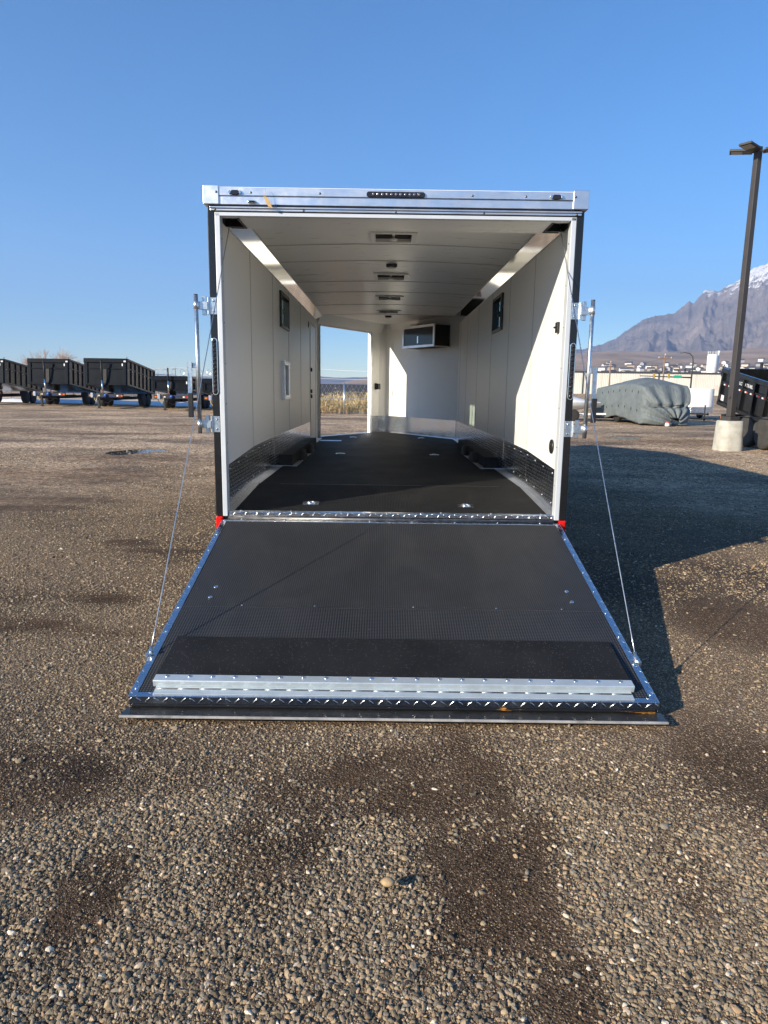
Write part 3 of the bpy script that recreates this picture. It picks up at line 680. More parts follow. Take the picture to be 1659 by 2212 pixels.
# folding bracket on the left wall
br = MB().box(-1.2448, -1.205, 3.07, 3.55, 1.745, 1.795).build('wall_bracket', M['alu'], T, bevel=0.004)
MB().box(-1.2448, -1.205, 3.07, 3.55, 1.35, 1.40).build('bracket_foot', M['alu'], br, bevel=0.004)
for y0, y1 in ((3.09, 3.15), (3.44, 3.53)): MB().box(-1.2445, -1.215, y0, y1, 1.40, 1.745).build('bracket_rail', M['alu'], br)
MB().box(-1.2448, -1.24, 3.2, 3.4, 1.41, 1.74).build('bracket_back', M['plastic'], br)

# right wall fittings
MB().lathe([(0.055, 0), (0.055, 0.012), (0.045, 0.016), (0.02, 0.016)], (1.245, 0.31, 1.066), axis=((0, 1, 0), (0, 0, 1), (-1, 0, 0)), n=24).build('round_port', M['plastic'], T, True)
lt = MB(); lt.box(1.222, 1.245, 0.285, 0.345, 1.92, 2.0); lt.box(1.212, 1.235, 0.315, 0.36, 1.955, 1.97); lt.build('wall_switch', M['plastic'], T, bevel=0.006)

# ceiling
CY = [0.375, 1.545, 2.36, 3.70, 4.62, 6.02, 7.38]
VENTS = [(1.04, 1.42), (3.12, 3.54), (5.0, 5.40), (6.74, 7.14)]
def cz(x): return 2.752 + 0.03 * (1 - (x / 1.16) ** 2)
XS = [-1.165, -0.9, -0.6, -0.35, -0.155, 0, 0.155, 0.35, 0.6, 0.9, 1.165]
def ceil_slab(m, xa, xb, y0, y1):
    m.prism([(xa, y0, cz(xa)), (xb, y0, cz(xb)), (xb, y0, cz(xb) + 0.006), (xa, y0, cz(xa) + 0.006)], (0, y1 - y0, 0))
rf = MB(); rf.prism([(x, y, 2.803) for x, y in [(-1.3, 0.0), (1.3, 0.0), (1.3, 7.4), (0.15, 9.25), (-0.02, 9.37), (-0.2, 9.31), (-1.3, 7.4)]], (0, 0, 0.03))
roof = rf.build('roof', M['white_trim'], T)
for a, b in zip(CY, CY[1:]):
    m = MB()
    for xa, xb in zip(XS, XS[1:]):
        ys = [a + 0.004, b - 0.004]
        segs = [(ys[0], ys[1])]
        if abs((xa + xb) / 2) < 0.15:
            for v0, v1 in VENTS:
                if v0 > a and v1 < b: segs = [(ys[0], v0 + 0.03), (v1 - 0.03, ys[1])]
        for y0, y1 in segs: ceil_slab(m, xa, xb, y0, y1)
    m.build('ceiling_panel', M['ceil'], roof)
for y in CY[1:]:
    m = MB()
    for xa, xb in zip(XS, XS[1:]):
        m.prism([(xa, y - 0.010, cz(xa) - 0.004), (xb, y - 0.010, cz(xb) - 0.004), (xb, y - 0.010, cz(xb) - 0.0005), (xa, y - 0.010, cz(xa) - 0.0005)], (0, 0.020, 0))
    m.build('ceiling_seam', M['seam'], roof)
vc = MB(); vc.prism([(x, y, 2.772) for x, y in [(-1.165, 7.382), (1.165, 7.382), (0.13, 9.15), (-0.02, 9.28), (-0.15, 9.22)]], (0, 0, 0.006)); vc.build('ceiling_panel', M['ceil'], roof)
for v0, v1 in VENTS:
    m = MB(); z = cz(0.1); w = 0.2; i = 0.155
    for x0, x1, y0, y1 in ((-w, -i, v0, v1), (i, w, v0, v1), (-i, i, v0, v0 + 0.03), (-i, i, v1 - 0.03, v1)):
        m.box(x0, x1, y0, y1, z - 0.016, z - 0.002)
    for x0, x1, y0, y1 in ((-i - 0.004, -i, v0 + 0.026, v1 - 0.026), (i, i + 0.004, v0 + 0.026, v1 - 0.026), (-i, i, v0 + 0.026, v0 + 0.03), (-i, i, v1 - 0.03, v1 - 0.026)):
        m.box(x0, x1, y0, y1, z - 0.002, 2.803)
    vt = m.build('roof_vent', M['white_trim'], T, bevel=0.003)
    MB().box(-i, i, v0 + 0.03, v1 - 0.03, 2.797, 2.802).build('vent_lid', M['blackm'], vt)
    kn = MB(); kn.lathe([(0.012, 0), (0.012, 0.03), (0.035, 0.03), (0.035, 0.045)], (0, (v0 + v1) / 2 + 0.02, 2.797), axis=((1, 0, 0), (0, -1, 0), (0, 0, -1)), n=14); kn.box(-0.012, 0.012, (v0 + v1) / 2 - 0.12, (v0 + v1) / 2 + 0.12, 2.788, 2.796)
    kn.build('vent_crank', M['white_trim'], vt, True)
for y in (2.57, 7.6):
    z = cz(0) if y < 7.3 else 2.772
    lp = MB(); lp.lathe([(0.058, 0), (0.058, 0.022), (0.045, 0.03)], (0, y, z), axis=((1, 0, 0), (0, -1, 0), (0, 0, -1)), n=22); l = lp.build('ceiling_lamp', M['plastic'], T, True)
    MB().lathe([(0.043, 0), (0.036, 0.008), (0.01, 0.012)], (0, y, z - 0.03), axis=((1, 0, 0), (0, -1, 0), (0, 0, -1)), n=18).build('lamp_lens', M['lamp'], l, True)
# mirror coves
for s in (-1, 1):
    ys = [0.38, 1.24, 2.46, 3.68, 4.92, 6.16, 7.38]
    for a, b in zip(ys, ys[1:]):
        m = MB()
        n = 5                      # gently concave
        pts = []
        for k in range(n + 1):
            q = k / n; x = 1.2445 + (1.150 - 1.2445) * q; z = 2.652 + (2.7505 - 2.652) * q
            bow = 0.0; pts.append((s * (x + bow), z + bow))
        for (xa, za), (xb, zb) in zip(pts, pts[1:]):
            m.quad((xa, a + 0.0015, za), (xa, b - 0.0015, za), (xb, b - 0.0015, zb), (xb, a + 0.0015, zb)) if s < 0 else m.quad((xb, a + 0.0015, zb), (xb, b - 0.0015, zb), (xa, b - 0.0015, za), (xa, a + 0.0015, za))
        o = m.build('cove_panel', M['mirror'], walls[s])
        sol = o.modifiers.new('solid', 'SOLIDIFY'); sol.thickness = 0.002; sol.offset = -1
    for (x, z, r) in ((1.2435, 2.648, 0.006), (1.149, 2.7485, 0.007)):
        MB().box(min(s * (x - r), s * (x + 0.001)), max(s * (x - r), s * (x + 0.001)), 0.38, 7.37, z - r, z + r * 0.2).build('cove_trim', M['alu'], walls[s])

# rear frame
for s in (-1, 1):
    a, b = sorted((s * 1.2425, s * 1.295)); MB().box(a, b, -0.02, 0.10, 0.546, 2.705).build('rear_post', M['black'], T, bevel=0.006)
    a, b = sorted((s * 1.2075, s * 1.2423)); MB().box(a, b, -0.024, 0.058, 0.546, 2.664).build('door_jamb', M['jamb'], T, bevel=0.003)
    fv = MB()
    for z in np.linspace(0.8, 2.5, 7): fv.lathe([(0.006, 0), (0.003, 0.004)], (s * 1.2074, 0.02, z), axis=((0, 1, 0), (0, 0, 1), (-s, 0, 0)), n=6)
    stuff(fv.build('jamb_rivets', M['chrome'], T))
    # marker lamp at the foot
    a, b = sorted((s * 1.242, s * 1.293)); rm = MB(); rm.box(a, b, -0.035, 0.09, 0.452, 0.5445); rl = rm.build('side_marker_lamp', M['red'], T, bevel=0.006)
    a, b = sorted((s * 1.252, s * 1.283)); MB().box(a, b, -0.039, -0.035, 0.463, 0.534).build('reflector', M['red'], rl)
    # tail lamp
    xc = s * 1.2685; m = MB(); n = 10; P = []
    for k in range(2 * n + 2):
        if k <= n: an = PI * k / n; P.append((xc + 0.021 * math.cos(an), -0.021, 1.805 + 0.021 * math.sin(an)))
        else: an = PI + PI * (k - n - 1) / n; P.append((xc + 0.021 * math.cos(an), -0.021, 1.447 + 0.021 * math.sin(an)))
    m.prism(P, (0, -0.010, 0)); tl = m.build('tail_lamp', M['chrome'], T, bevel=0.002)
    q = MB(); q.prism([(xc + (x - xc) * 0.74, -0.0312, 1.626 + (z - 1.626) * 0.972) for x, y, z in P], (0, -0.006, 0)); q.build('lens', M['lens'], tl, bevel=0.003)
    ld = MB()
    for k in range(12):
        ld.lathe([(0.0125, 0), (0.010, 0.004), (0.004, 0.006)], (xc, -0.0372, 1.80 - k * 0.0315), axis=((1, 0, 0), (0, 0, 1), (0, -1, 0)), n=10)
    stuff(ld.build('led_row', M['lens'], tl, True))
    # bar lock swung out on its two hinges
    bx = s * 1.381
    bl = MB(); bl.tube((bx, -0.06, 1.155), (bx, -0.06, 2.11), 0.0145, n=14); bar = bl.build('bar_lock', M['galv'], T, True)
    MB().tube((bx, -0.06, 2.11), (bx, -0.06, 2.116), 0.0135, n=14).build('bar_cap', M['plastic'], bar)
    for z in (1.985, 1.162):
        h = MB(); a, b = sorted((s * 1.2445, s * 1.297)); h.box(a, b, -0.026, -0.0205, z, z + 0.115)
        h.tube((s * 1.301, -0.03, z), (s * 1.301, -0.03, z + 0.115), 0.0085, n=10)
        hg = h.build('bar_hinge', M['galv'], bar, bevel=0.002)
        h = MB(); a, b = sorted((s * 1.304, s * 1.366)); h.box(a, b, -0.046, -0.036, z + 0.03, z + 0.085); a, b = sorted((s * 1.318, s * 1.345)); h.box(a, b, -0.034, -0.018, z - 0.006, z + 0.122); h.build('bar_clamp', M['galv'], bar, bevel=0.002)
        h = MB(); h.tube((bx, -0.06, z + 0.032), (bx, -0.06, z + 0.084), 0.0175, n=14); h.build('bar_bush', M['alu'], bar, True)
        h = MB()
        for zz in (0.022, 0.093): h.lathe([(0.009, 0), (0.007, 0.004), (0.003, 0.006)], (s * 1.266, -0.026, z + zz), axis=((1, 0, 0), (0, 0, 1), (0, -1, 0)), n=10)
        stuff(h.build('hinge_bolts', M['chrome'], bar, True))
    hx = s * 1.425
    h = MB(); a, b = sorted((s * 1.386, s * 1.43)); h.box(a, b, -0.075, -0.067, 1.612, 1.652); h.build('handle_bracket', M['galv'], bar, bevel=0.002)
    h = MB(); h.prism([(hx - 0.022 * 1, -0.085, 1.655), (hx + 0.008, -0.085, 1.655), (hx + 0.006, -0.09, 1.44), (hx + 0.012, -0.1, 1.30), (hx - 0.018, -0.1, 1.30), (hx - 0.022, -0.09, 1.44)], (0, -0.007, 0)); h.build('handle', M['galv'], bar)
    a, b = sorted((hx - 0.022, hx + 0.014)); MB().box(a, b, -0.115, -0.094, 1.27, 1.44).build('handle_grip', M['plastic'], bar, bevel=0.004)
hd = MB()
hd.box(-1.2422, 1.2422, -0.024, 0.02, 2.6405, 2.664); hd.build('header_frame', M['jamb'], T, bevel=0.002)
hr = MB(); hr.box(-1.272, 1.272, -0.032, -0.0205, 2.672, 2.687); hr.box(-1.272, 1.272, -0.044, -0.0205, 2.687, 2.697); hr.build('drip_rail', M['alu'], T, bevel=0.003)
MB().box(-1.2424, 1.2424, -0.02, 0.10, 2.665, 2.7105).build('header_back', M['black'], T)
tb = MB(); tb.box(-1.212, 1.212, -0.03, 0.10, 2.7125, 2.768); tb.box(-1.212, 1.212, -0.033, 0.10, 2.7695, 2.822); tb.build('top_rail', M['alu'], T, bevel=0.003)
MB().box(-1.21, 1.21, -0.036, -0.031, 2.766, 2.7715).build('rail_groove', M['hinge_dark'], T)
for s in (-1, 1):
    a, b = sorted((s * 1.208, s * 1.315)); MB().box(a, b, -0.04, 0.13, 2.7115, 2.833).build('corner_cap', M['alu'], T, bevel=0.004)
rv = MB()
for x in (-1.225, -0.99, -0.52, 0.52, 0.885, 1.223): rv.lathe([(0.008, 0), (0.006, 0.004), (0.002, 0.006)], (x, -0.041 if abs(x) > 1.2 else -0.033, 2.79), axis=((1, 0, 0), (0, 0, 1), (0, -1, 0)), n=10)
for x in (-1.237, -0.632, -0.002, 0.602, 1.238): rv.lathe([(0.008, 0), (0.006, 0.004), (0.002, 0.006)], (x, -0.032, 2.679), axis=((1, 0, 0), (0, 0, 1), (0, -1, 0)), n=10)
stuff(rv.build('rail_screws', M['hinge_dark'], T, True))
# lamps on the top rail
def rail_lamp(x0, x1, z0, z1, leds, name):
    r = (z1 - z0) / 2; zc = (z0 + z1) / 2; P = []
    for k in range(9): an = PI / 2 - PI * k / 8; P.append((x1 - r + r * math.cos(an), -0.0335, zc + r * math.sin(an)))
    for k in range(9): an = -PI / 2 - PI * k / 8; P.append((x0 + r + r * math.cos(an), -0.0335, zc + r * math.sin(an)))
    m = MB(); m.prism(P, (0, -0.012, 0)); o = m.build(name, M['lens'], T, bevel=0.003)
    d = MB()
    for x in leds: d.lathe([(0.011, 0), (0.009, 0.004), (0.004, 0.005)], (x, -0.0457, zc), axis=((1, 0, 0), (0, 0, 1), (0, -1, 0)), n=10)
    stuff(d.build('led_row', M['led'], o, True)); return o
rail_lamp(-0.203, 0.198, 2.770, 2.806, [-0.155 + 0.031 * k for k in range(11)], 'brake_lamp')
for x in (-1.097, 1.094):
    o = rail_lamp(x - 0.030, x + 0.030, 2.773, 2.803, [], 'clearance_lamp')
    for s in (-1, 1): MB().prism([(x + s * 0.026, -0.0335, 2.788), (x + s * 0.036, -0.0335, 2.803), (x + s * 0.047, -0.0335, 2.788), (x + s * 0.036, -0.0335, 2.773)], (0, -0.014, 0)).build('lamp_ear', M['chrome'], o, bevel=0.002)
cm = MB(); cm.box(-1.013, -0.953, -0.048, -0.0305, 2.722, 2.736); cam_o = cm.build('licence_lamp', M['galv'], T, bevel=0.005); MB().box(-1.0, -0.96, -0.062, -0.0485, 2.7235, 2.733).build('lamp_hood', M['plastic'], cam_o, bevel=0.004)

# soffit behind the header with a spring well at each end
sf = MB()
sf.box(-1.10, 1.10, 0.021, 0.372, 2.641, 2.646)
for s in (-1, 1):
    a, b = sorted((s * 1.10, s * 1.244)); sf.box(a, b, 0.021, 0.045, 2.641, 2.646); sf.box(a, b, 0.332, 0.372, 2.641, 2.646)
sf.box(-1.16, 1.16, 0.366, 0.372, 2.646, 2.77)
sof = sf.build('header_soffit', M['ceil'], T)
for s in (-1, 1):
    a, b = sorted((s * 1.10, s * 1.244)); w = MB()
    w.box(a, b, 0.045, 0.332, 2.735, 2.74)
    i0, i1 = sorted((s * 1.094, s * 1.10)); w.box(i0, i1, 0.045, 0.332, 2.646, 2.735); w.box(a, b, 0.327, 0.332, 2.6465, 2.735); w.box(a, b, 0.045, 0.05, 2.6465, 2.735)
    i0, i1 = sorted((s * 1.244, s * 1.2455)); w.box(i0, i1, 0.05, 0.327, 2.646, 2.735)
    w.build('spring_well', M['blackm'], sof)
    MB().tube((s * 1.12, 0.2, 2.70), (s * 1.24, 0.2, 2.70), 0.03, n=14).build('spring_pulley', M['hinge_dark'], sof, True)
    # bezel
    bz = MB(); i0, i1 = sorted((s * 1.088, s * 1.104)); bz.box(i0, i1, 0.04, 0.34, 2.636, 2.6405); i0, i1 = sorted((s * 1.104, s * 1.205)); bz.box(i0, i1, 0.325, 0.34, 2.636, 2.6405); bz.build('well_bezel', M['plastic'], sof, bevel=0.002)

# ramp door
TH = 0.23516; RL = 2.0257
R = MB(); R.box(-1.243, 1.243, -RL + 0.004, 0.0, -0.062, -0.008)
ramp = R.build('ramp_door', M['black'], T); ramp.location = (0, -0.030, 0.527); ramp.rotation_euler = (TH, 0, 0)
MB().box(-1.208, 1.208, -1.2195, -0.036, -0.0075, -0.003).build('ramp_mat', M['rubber'], ramp)
MB().box(-1.208, 1.208, -1.996, -1.2225, -0.0075, -0.003).build('ramp_mat', M['rubber_low'], ramp)
MB().box(-1.207, 1.207, -1.2222, -1.2198, -0.0075, -0.0026).build('mat_joint', M['hinge_dark'], ramp)
for s in (-1, 1):
    m = MB(); a, b = sorted((s * 1.2085, s * 1.2445)); m.box(a, b, -RL, 0.0, -0.0075, 0.0); a, b = sorted((s * 1.2435, s * 1.2465)); m.box(a, b, -RL, 0.0, -0.055, -0.0003); m.build('edge_trim', M['trim'], ramp, bevel=0.002)
m = MB(); m.box(-1.2083, 1.2083, -0.0358, 0.014, -0.0075, 0.0); m.build('edge_trim', M['trim'], ramp, bevel=0.002)
m = MB(); m.box(-1.2083, 1.2083, -RL, -1.9965, -0.0075, 0.0); m.box(-1.244, 1.244, -RL - 0.003, -RL + 0.0002, -0.042, -0.0003); m.build('edge_trim', M['trim'], ramp, bevel=0.002)
rv = MB()
for s in (-1, 1):
    for y in np.linspace(-1.97, -0.03, 9): rv.lathe([(0.010, 0), (0.008, 0.004), (0.003, 0.006)], (s * 1.224, y, 0.0), n=8)
for x in np.linspace(-1.1, 1.1, 8): rv.lathe([(0.009, 0), (0.003, 0.005)], (x, -0.012, 0.0), n=8)
stuff(rv.build('trim_rivets', M['chrome'], ramp, True))
for x, y in ((-1.067, -1.0), (-1.073, -1.12), (1.057, -1.0), (1.058, -1.124)):
    MB().lathe([(0.015, 0), (0.013, 0.005), (0.005, 0.008)], (x, y, -0.003), n=14).build('carriage_bolt', M['chrome'], ramp, True)
rv = MB()
for x in (-0.87, -0.45, 0.12, 0.6, 0.98): rv.lathe([(0.008, 0), (0.003, 0.004)], (x, -1.205, -0.003), n=8)
stuff(rv.build('mat_screws', M['chrome'], ramp, True))
# transition flap folded back onto the ramp
fp = MB(); fp.prism([(-1.146, -1.548, -0.0025), (-1.146, -1.915, -0.0025), (-1.146, -1.915, 0.033), (-1.146, -1.552, 0.016)], (2.292, 0, 0))
flap = fp.build('transition_flap', M['grit'], ramp, bevel=0.003)
hb = MB(); hb.prism([(-1.147, -1.905, 0.0335), (-1.147, -1.955, 0.037), (-1.147, -1.9585, 0.034), (-1.147, -1.9585, 0.004), (-1.147, -1.9165, -0.001), (-1.147, -1.9165, 0.0335)], (2.294, 0, 0)); hb.build('flap_hinge_bar', M['zinc'], ramp, bevel=0.002)
MB().box(-1.133, 1.133, -2.014, -1.9595, 0.0006, 0.006).build('flap_hinge_leaf', M['zinc'], ramp, bevel=0.001)
for k in range(44):
    x = -1.128 + k * 0.0515
    if k == 0:
        kn = MB(); kn.tube((0, 0, 0), (0.0495, 0, 0), 0.0040, n=8); kme = kn.mesh('hinge_knuckle', M['zinc'], True)
    if k % 2 == 0: link('hinge_knuckle', kme, ramp, (x, -1.978, 0.0062))
pn = MB(); pn.tube((-1.13, -1.978, 0.0062), (1.13, -1.978, 0.0062), 0.0042, n=6); pn.build('hinge_pin', M['hinge_dark'], ramp)
for k in range(21):
    if k == 0:
        b = MB(); b.lathe([(0.0095, 0), (0.008, 0.004), (0.003, 0.007)], (0, 0, 0), n=10); bme = b.mesh('flap_rivet', M['chrome'], True)
    link('flap_rivet', bme, ramp, (-1.09 + k * 0.109, -1.922, 0.0347), (0.07, 0, 0))
# tail bar and rubber lip
MB().box(-1.235, 1.235, -RL - 0.012, -RL + 0.06, -0.088, -0.0425).build('tail_bar', M['bar'], ramp, bevel=0.006)
lp = MB(); lp.prism([(-1.25, -2.02, -0.07), (-1.257, -2.118, -0.042), (-1.257, -2.124, -0.036), (-1.257, -2.118, -0.034), (-1.25, -2.03, -0.060)], (2.512, 0, 0)); lp.build('rubber_lip', M['lip'], ramp)
MB().box(-1.258, 1.258, -2.130, -2.1185, -0.0425, -0.0335).build('lip_edge', M['lip_edge'], ramp, bevel=0.002)
# lift cables
for s in (-1, 1):
    br = MB(); a, b = sorted((s * 1.2466, s * 1.262)); br.box(a, b, -1.73, -1.67, -0.03, 0.012); br.tube((s * 1.236, -1.70, 0.008), (s * 1.236, -1.70, 0.028), 0.010, n=10)
    br.build('cable_bracket', M['galv'], ramp, bevel=0.002)
    st = Vector((s * 1.245, -1.685, 0.128)); en = Vector((s * 1.19, 0.26, 2.70)); pts = [st.lerp(en, k / 24) + Vector((0, 0, -0.02 * 4 * (k / 24) * (1 - k / 24))) for k in range(25)]
    cb = MB(); cb.path(pts, 0.0032, n=6); co = cb.build('lift_cable', M['steel'], T, True)
    d = (en - st).normalized(); MB().tube(st - d * 0.045, st + d * 0.05, 0.009, n=10).build('cable_eye', M['galv'], co, True)

# tie-downs in the floor
for (x, y, z) in ((-0.635, 0.40, 0.578), (0.597, 0.37, 0.577), (-0.64, 4.25, FZ), (0.63, 4.25, FZ), (-0.605, 7.5, FZ), (0.63, 7.5, FZ)):
    m = MB(); w, h = 0.064, 0.052
    P = [(-w + 0.014, -h), (w - 0.014, -h), (w, -h + 0.014), (w, h - 0.014), (w - 0.014, h), (-w + 0.014, h), (-w, h - 0.014), (-w, -h + 0.014)]
    m.prism([(a, b, 0.0005) for a, b in P], (0, 0, 0.005)); td = m.build('tie_down', M['chrome'], T, bevel=0.001); td.location = (x, y, z); td.rotation_euler = (0.055 if y < 1 else 0, 0, 0)
    rg = MB(); rg.path([(0.030 * math.cos(q), 0.026 * math.sin(q), 0.010) for q in np.linspace(0, 2 * PI, 21)], 0.0055, n=8); rg.build('ring', M['chrome'], td, True)
    MB().lathe([(0.040, 0.0), (0.034, 0.001), (0.02, 0.0012)], (0, 0, 0.0056), n=18).build('pan', M['galv'], td, True)
MB().box(-1.13, -0.77, 6.55, 6.72, FZ + 0.0005, FZ + 0.003).build('floor_plate', M['alu'], T)

# running gear
def wheel_meshes(r, w, tyre='tyre'):
    t = MB(); t.lathe([(r * 0.58, -w / 2), (r * 0.9, -w / 2), (r * 0.98, -w * 0.4), (r, -w * 0.2), (r, w * 0.2), (r * 0.98, w * 0.4), (r * 0.9, w / 2), (r * 0.58, w / 2)], (0, 0, 0), 'x', 28)
    q = MB(); q.lathe([(r * 0.1, -w * 0.42), (r * 0.3, -w * 0.40), (r * 0.34, -w * 0.2), (r * 0.52, -w * 0.2), (r * 0.575, -w * 0.49), (r * 0.575, w * 0.49), (r * 0.52, w * 0.2), (r * 0.34, w * 0.2), (r * 0.3, w * 0.40), (r * 0.1, w * 0.42)], (0, 0, 0), 'x', 22)
    return t.mesh('tyre', M[tyre], True), q.mesh('rim', M['rim'], True)
ty, rm = wheel_meshes(0.36, 0.2)
for s in (-1, 1):
    for y in (3.55, 4.45):
        w = link('wheel', ty, T, (s * 1.13, y, 0.36 + TILT * y)); link('rim', rm, w)
ch = MB()
for s in (-1, 1): ch.box(s * 0.7 - 0.04, s * 0.7 + 0.04, 0.05, 7.4, 0.30, 0.42)
ch.box(-0.06, 0.06, 7.4, 10.4, 0.34, 0.46); ch.build('chassis', M['black'], T)
MB().tube((0, 10.1, 0.08), (0, 10.1, 0.9), 0.035, n=10).build('tongue_jack', M['plastic'], T)

# shipping tag tied to the rail
tg = empty('paper_tag', (-0.885, -0.05, 2.80)); tag(tg, 'small tan paper tag hanging on a string from the top rail', 'tag')
MB().path([(0, 0.012, 0.012), (0, -0.004, 0.0), (-0.002, -0.006, -0.03), (0.004, -0.006, -0.055)], 0.0016, n=5).build('string', M['paper'], tg)
tp = MB(); tp.obox((-0.012, -0.010, -0.045), (0.028, -0.002, -0.006), (0.03, 0.008, -0.062), (0, -0.0008, 0)); tp.build('card', M['paper'], tg)

# ------------------------------------------------------------------ loose stones on the yard
def stone_nodes(nvar=9):
    ng = bpy.data.node_groups.new('stone_scatter', 'GeometryNodeTree')
    ng.interface.new_socket('Geometry', in_out='INPUT', socket_type='NodeSocketGeometry')
    ng.interface.new_socket('Geometry', in_out='OUTPUT', socket_type='NodeSocketGeometry')
    N, Lk = ng.nodes, ng.links
    gi, go = N.new('NodeGroupInput'), N.new('NodeGroupOutput')
    g2i = N.new('GeometryNodeGeometryToInstance')
    r = random.Random(3)
    pos = N.new('GeometryNodeInputPosition')
    for k in range(nvar):
        ico = N.new('GeometryNodeMeshIcoSphere'); ico.inputs['Radius'].default_value = 1.0; ico.inputs['Subdivisions'].default_value = 2
        off = N.new('ShaderNodeVectorMath'); off.operation = 'ADD'; off.inputs[1].default_value = (r.uniform(0, 90), r.uniform(0, 90), r.uniform(0, 90)); Lk.new(pos.outputs[0], off.inputs[0])
        # a coarse cell pattern cuts facets, a soft noise bends the outline
        vo = N.new('ShaderNodeTexVoronoi'); vo.feature = 'F1'; vo.inputs['Scale'].default_value = r.uniform(0.55, 0.8); Lk.new(off.outputs[0], vo.inputs['Vector'])
        no = N.new('ShaderNodeTexNoise'); no.inputs['Scale'].default_value = r.uniform(0.7, 1.2); no.inputs['Detail'].default_value = 2.0; Lk.new(off.outputs[0], no.inputs['Vector'])
        a = N.new('ShaderNodeMath'); a.operation = 'MULTIPLY_ADD'; a.inputs[1].default_value = -0.95; a.inputs[2].default_value = 1.02; Lk.new(vo.outputs['Distance'], a.inputs[0])
        b = N.new('ShaderNodeMath'); b.operation = 'MULTIPLY_ADD'; b.inputs[1].default_value = 0.95; Lk.new(no.outputs['Fac'], b.inputs[0]); Lk.new(a.outputs[0], b.inputs[2])
        sc = N.new('ShaderNodeVectorMath'); sc.operation = 'SCALE'; Lk.new(pos.outputs[0], sc.inputs[0]); Lk.new(b.outputs[0], sc.inputs['Scale'])
        sp = N.new('GeometryNodeSetPosition'); Lk.new(ico.outputs['Mesh'], sp.inputs['Geometry']); Lk.new(sc.outputs[0], sp.inputs['Position'])
        sm = N.new('GeometryNodeSetMaterial'); sm.inputs['Material'].default_value = M['stone']; Lk.new(sp.outputs[0], sm.inputs['Geometry'])
        Lk.new(sm.outputs[0], g2i.inputs[0])
    def attr(name, typ):
        n = N.new('GeometryNodeInputNamedAttribute'); n.data_type = typ; n.inputs['Name'].default_value = name; return n.outputs['Attribute']
    iop = N.new('GeometryNodeInstanceOnPoints'); iop.inputs['Pick Instance'].default_value = True
    Lk.new(gi.outputs[0], iop.inputs['Points']); Lk.new(g2i.outputs[0], iop.inputs['Instance'])
    Lk.new(attr('pick', 'INT'), iop.inputs['Instance Index'])
    e2r = N.new('FunctionNodeEulerToRotation'); Lk.new(attr('turn', 'FLOAT_VECTOR'), e2r.inputs[0]); Lk.new(e2r.outputs[0], iop.inputs['Rotation'])
    Lk.new(attr('size', 'FLOAT_VECTOR'), iop.inputs['Scale']); Lk.new(iop.outputs[0], go.inputs[0])
    return ng
def scatter_stones():
    pts, siz = [], []
    def cover(x, y):
        """0 on bare packed dirt, 1 on loose gravel"""
        a = fbm(x * 0.9 + 7, y * 0.55, 4, 41); b = fbm(x * 0.38, y * 0.22 + 3, 3, 57)
        c = np.clip((0.55 * a + 0.45 * b - 0.42) / 0.12, 0, 1)
        return np.clip(c * 0.75 + 0.35 - damp(x, y) * 1.2, 0, 1)      # few stones lie on the packed damp dirt
    def layer(n, rmin, rmax, s0, s1, half, low, seed, power=1.0):
        g = np.random.default_rng(seed)
        r = np.sqrt(g.uniform(rmin ** 2, rmax ** 2, n)) if power == 1.0 else rmin + (rmax - rmin) * g.random(n) ** power
        a = g.uniform(-half, half, n)
        x, y = CAM.x + r * np.sin(a), CAM.y + r * np.cos(a)
        k = g.random(n) < (low + (1 - low) * cover(x, y))
        k &= ~((np.abs(x) < 1.22) & (y > -2.06) & (y < 0.2)); k &= ~((np.abs(x) < 1.15) & (y > 0.1) & (y < 7.3))
        x, y = x[k], y[k]; m = len(x)
        s = s0 * (s1 / s0) ** (g.random(m) ** 2.6)
        pts.append(np.stack([x, y, ground_z(x, y) + s * 0.02], 1))
        siz.append(np.stack([s * g.uniform(0.85, 1.5, m), s * g.uniform(0.65, 1.05, m), s * g.uniform(0.45, 0.85, m)], 1))
    layer(130000, 1.0, 2.5, 0.0016, 0.0092, 0.70, 0.03, 1)        # main stones near the lens
    layer(100000, 1.0, 2.6, 0.0008, 0.0019, 0.70, 0.70, 2)       # chips and grit between them
    layer(170000, 2.5, 5.2, 0.0020, 0.0082, 0.68, 0.03, 3)
    layer(90000, 2.6, 4.6, 0.0011, 0.0026, 0.68, 0.75, 4)
    layer(115000, 5.2, 9.5, 0.0036, 0.0105, 0.64, 0.04, 5)
    layer(60000, 9.5, 17.0, 0.0062, 0.014, 0.60, 0.04, 6)
    layer(900, 1.2, 7.5, 0.009, 0.017, 0.66, 0.4, 7)             # the odd larger cobble
    P = np.concatenate(pts); S = np.concatenate(siz); n = len(P); g = np.random.default_rng(99)
    me = bpy.data.meshes.new('loose_gravel'); me.from_pydata(P.tolist(), [], [])
    A = me.attributes
    A.new('size', 'FLOAT_VECTOR', 'POINT').data.foreach_set('vector', S.astype(np.float32).ravel())
    rot = np.stack([g.normal(0, 0.35, n), g.normal(0, 0.35, n), g.uniform(0, 6.283, n)], 1)
    A.new('turn', 'FLOAT_VECTOR', 'POINT').data.foreach_set('vector', rot.astype(np.float32).ravel())
    A.new('pick', 'INT', 'POINT').data.foreach_set('value', g.integers(0, 9, n).astype(np.int32))
    me.materials.append(M['stone'])
    o = link('loose_gravel', me); md = o.modifiers.new('scatter', 'NODES'); md.node_group = stone_nodes()
    tag(o, 'loose grey and tan gravel lying over the whole yard', 'gravel', kind='stuff')
scatter_stones()
st = MB(); st.lathe([(0.004, -0.011), (0.018, -0.006), (0.024, 0.002), (0.018, 0.012), (0.006, 0.017)], (0, 0, 0), n=16)
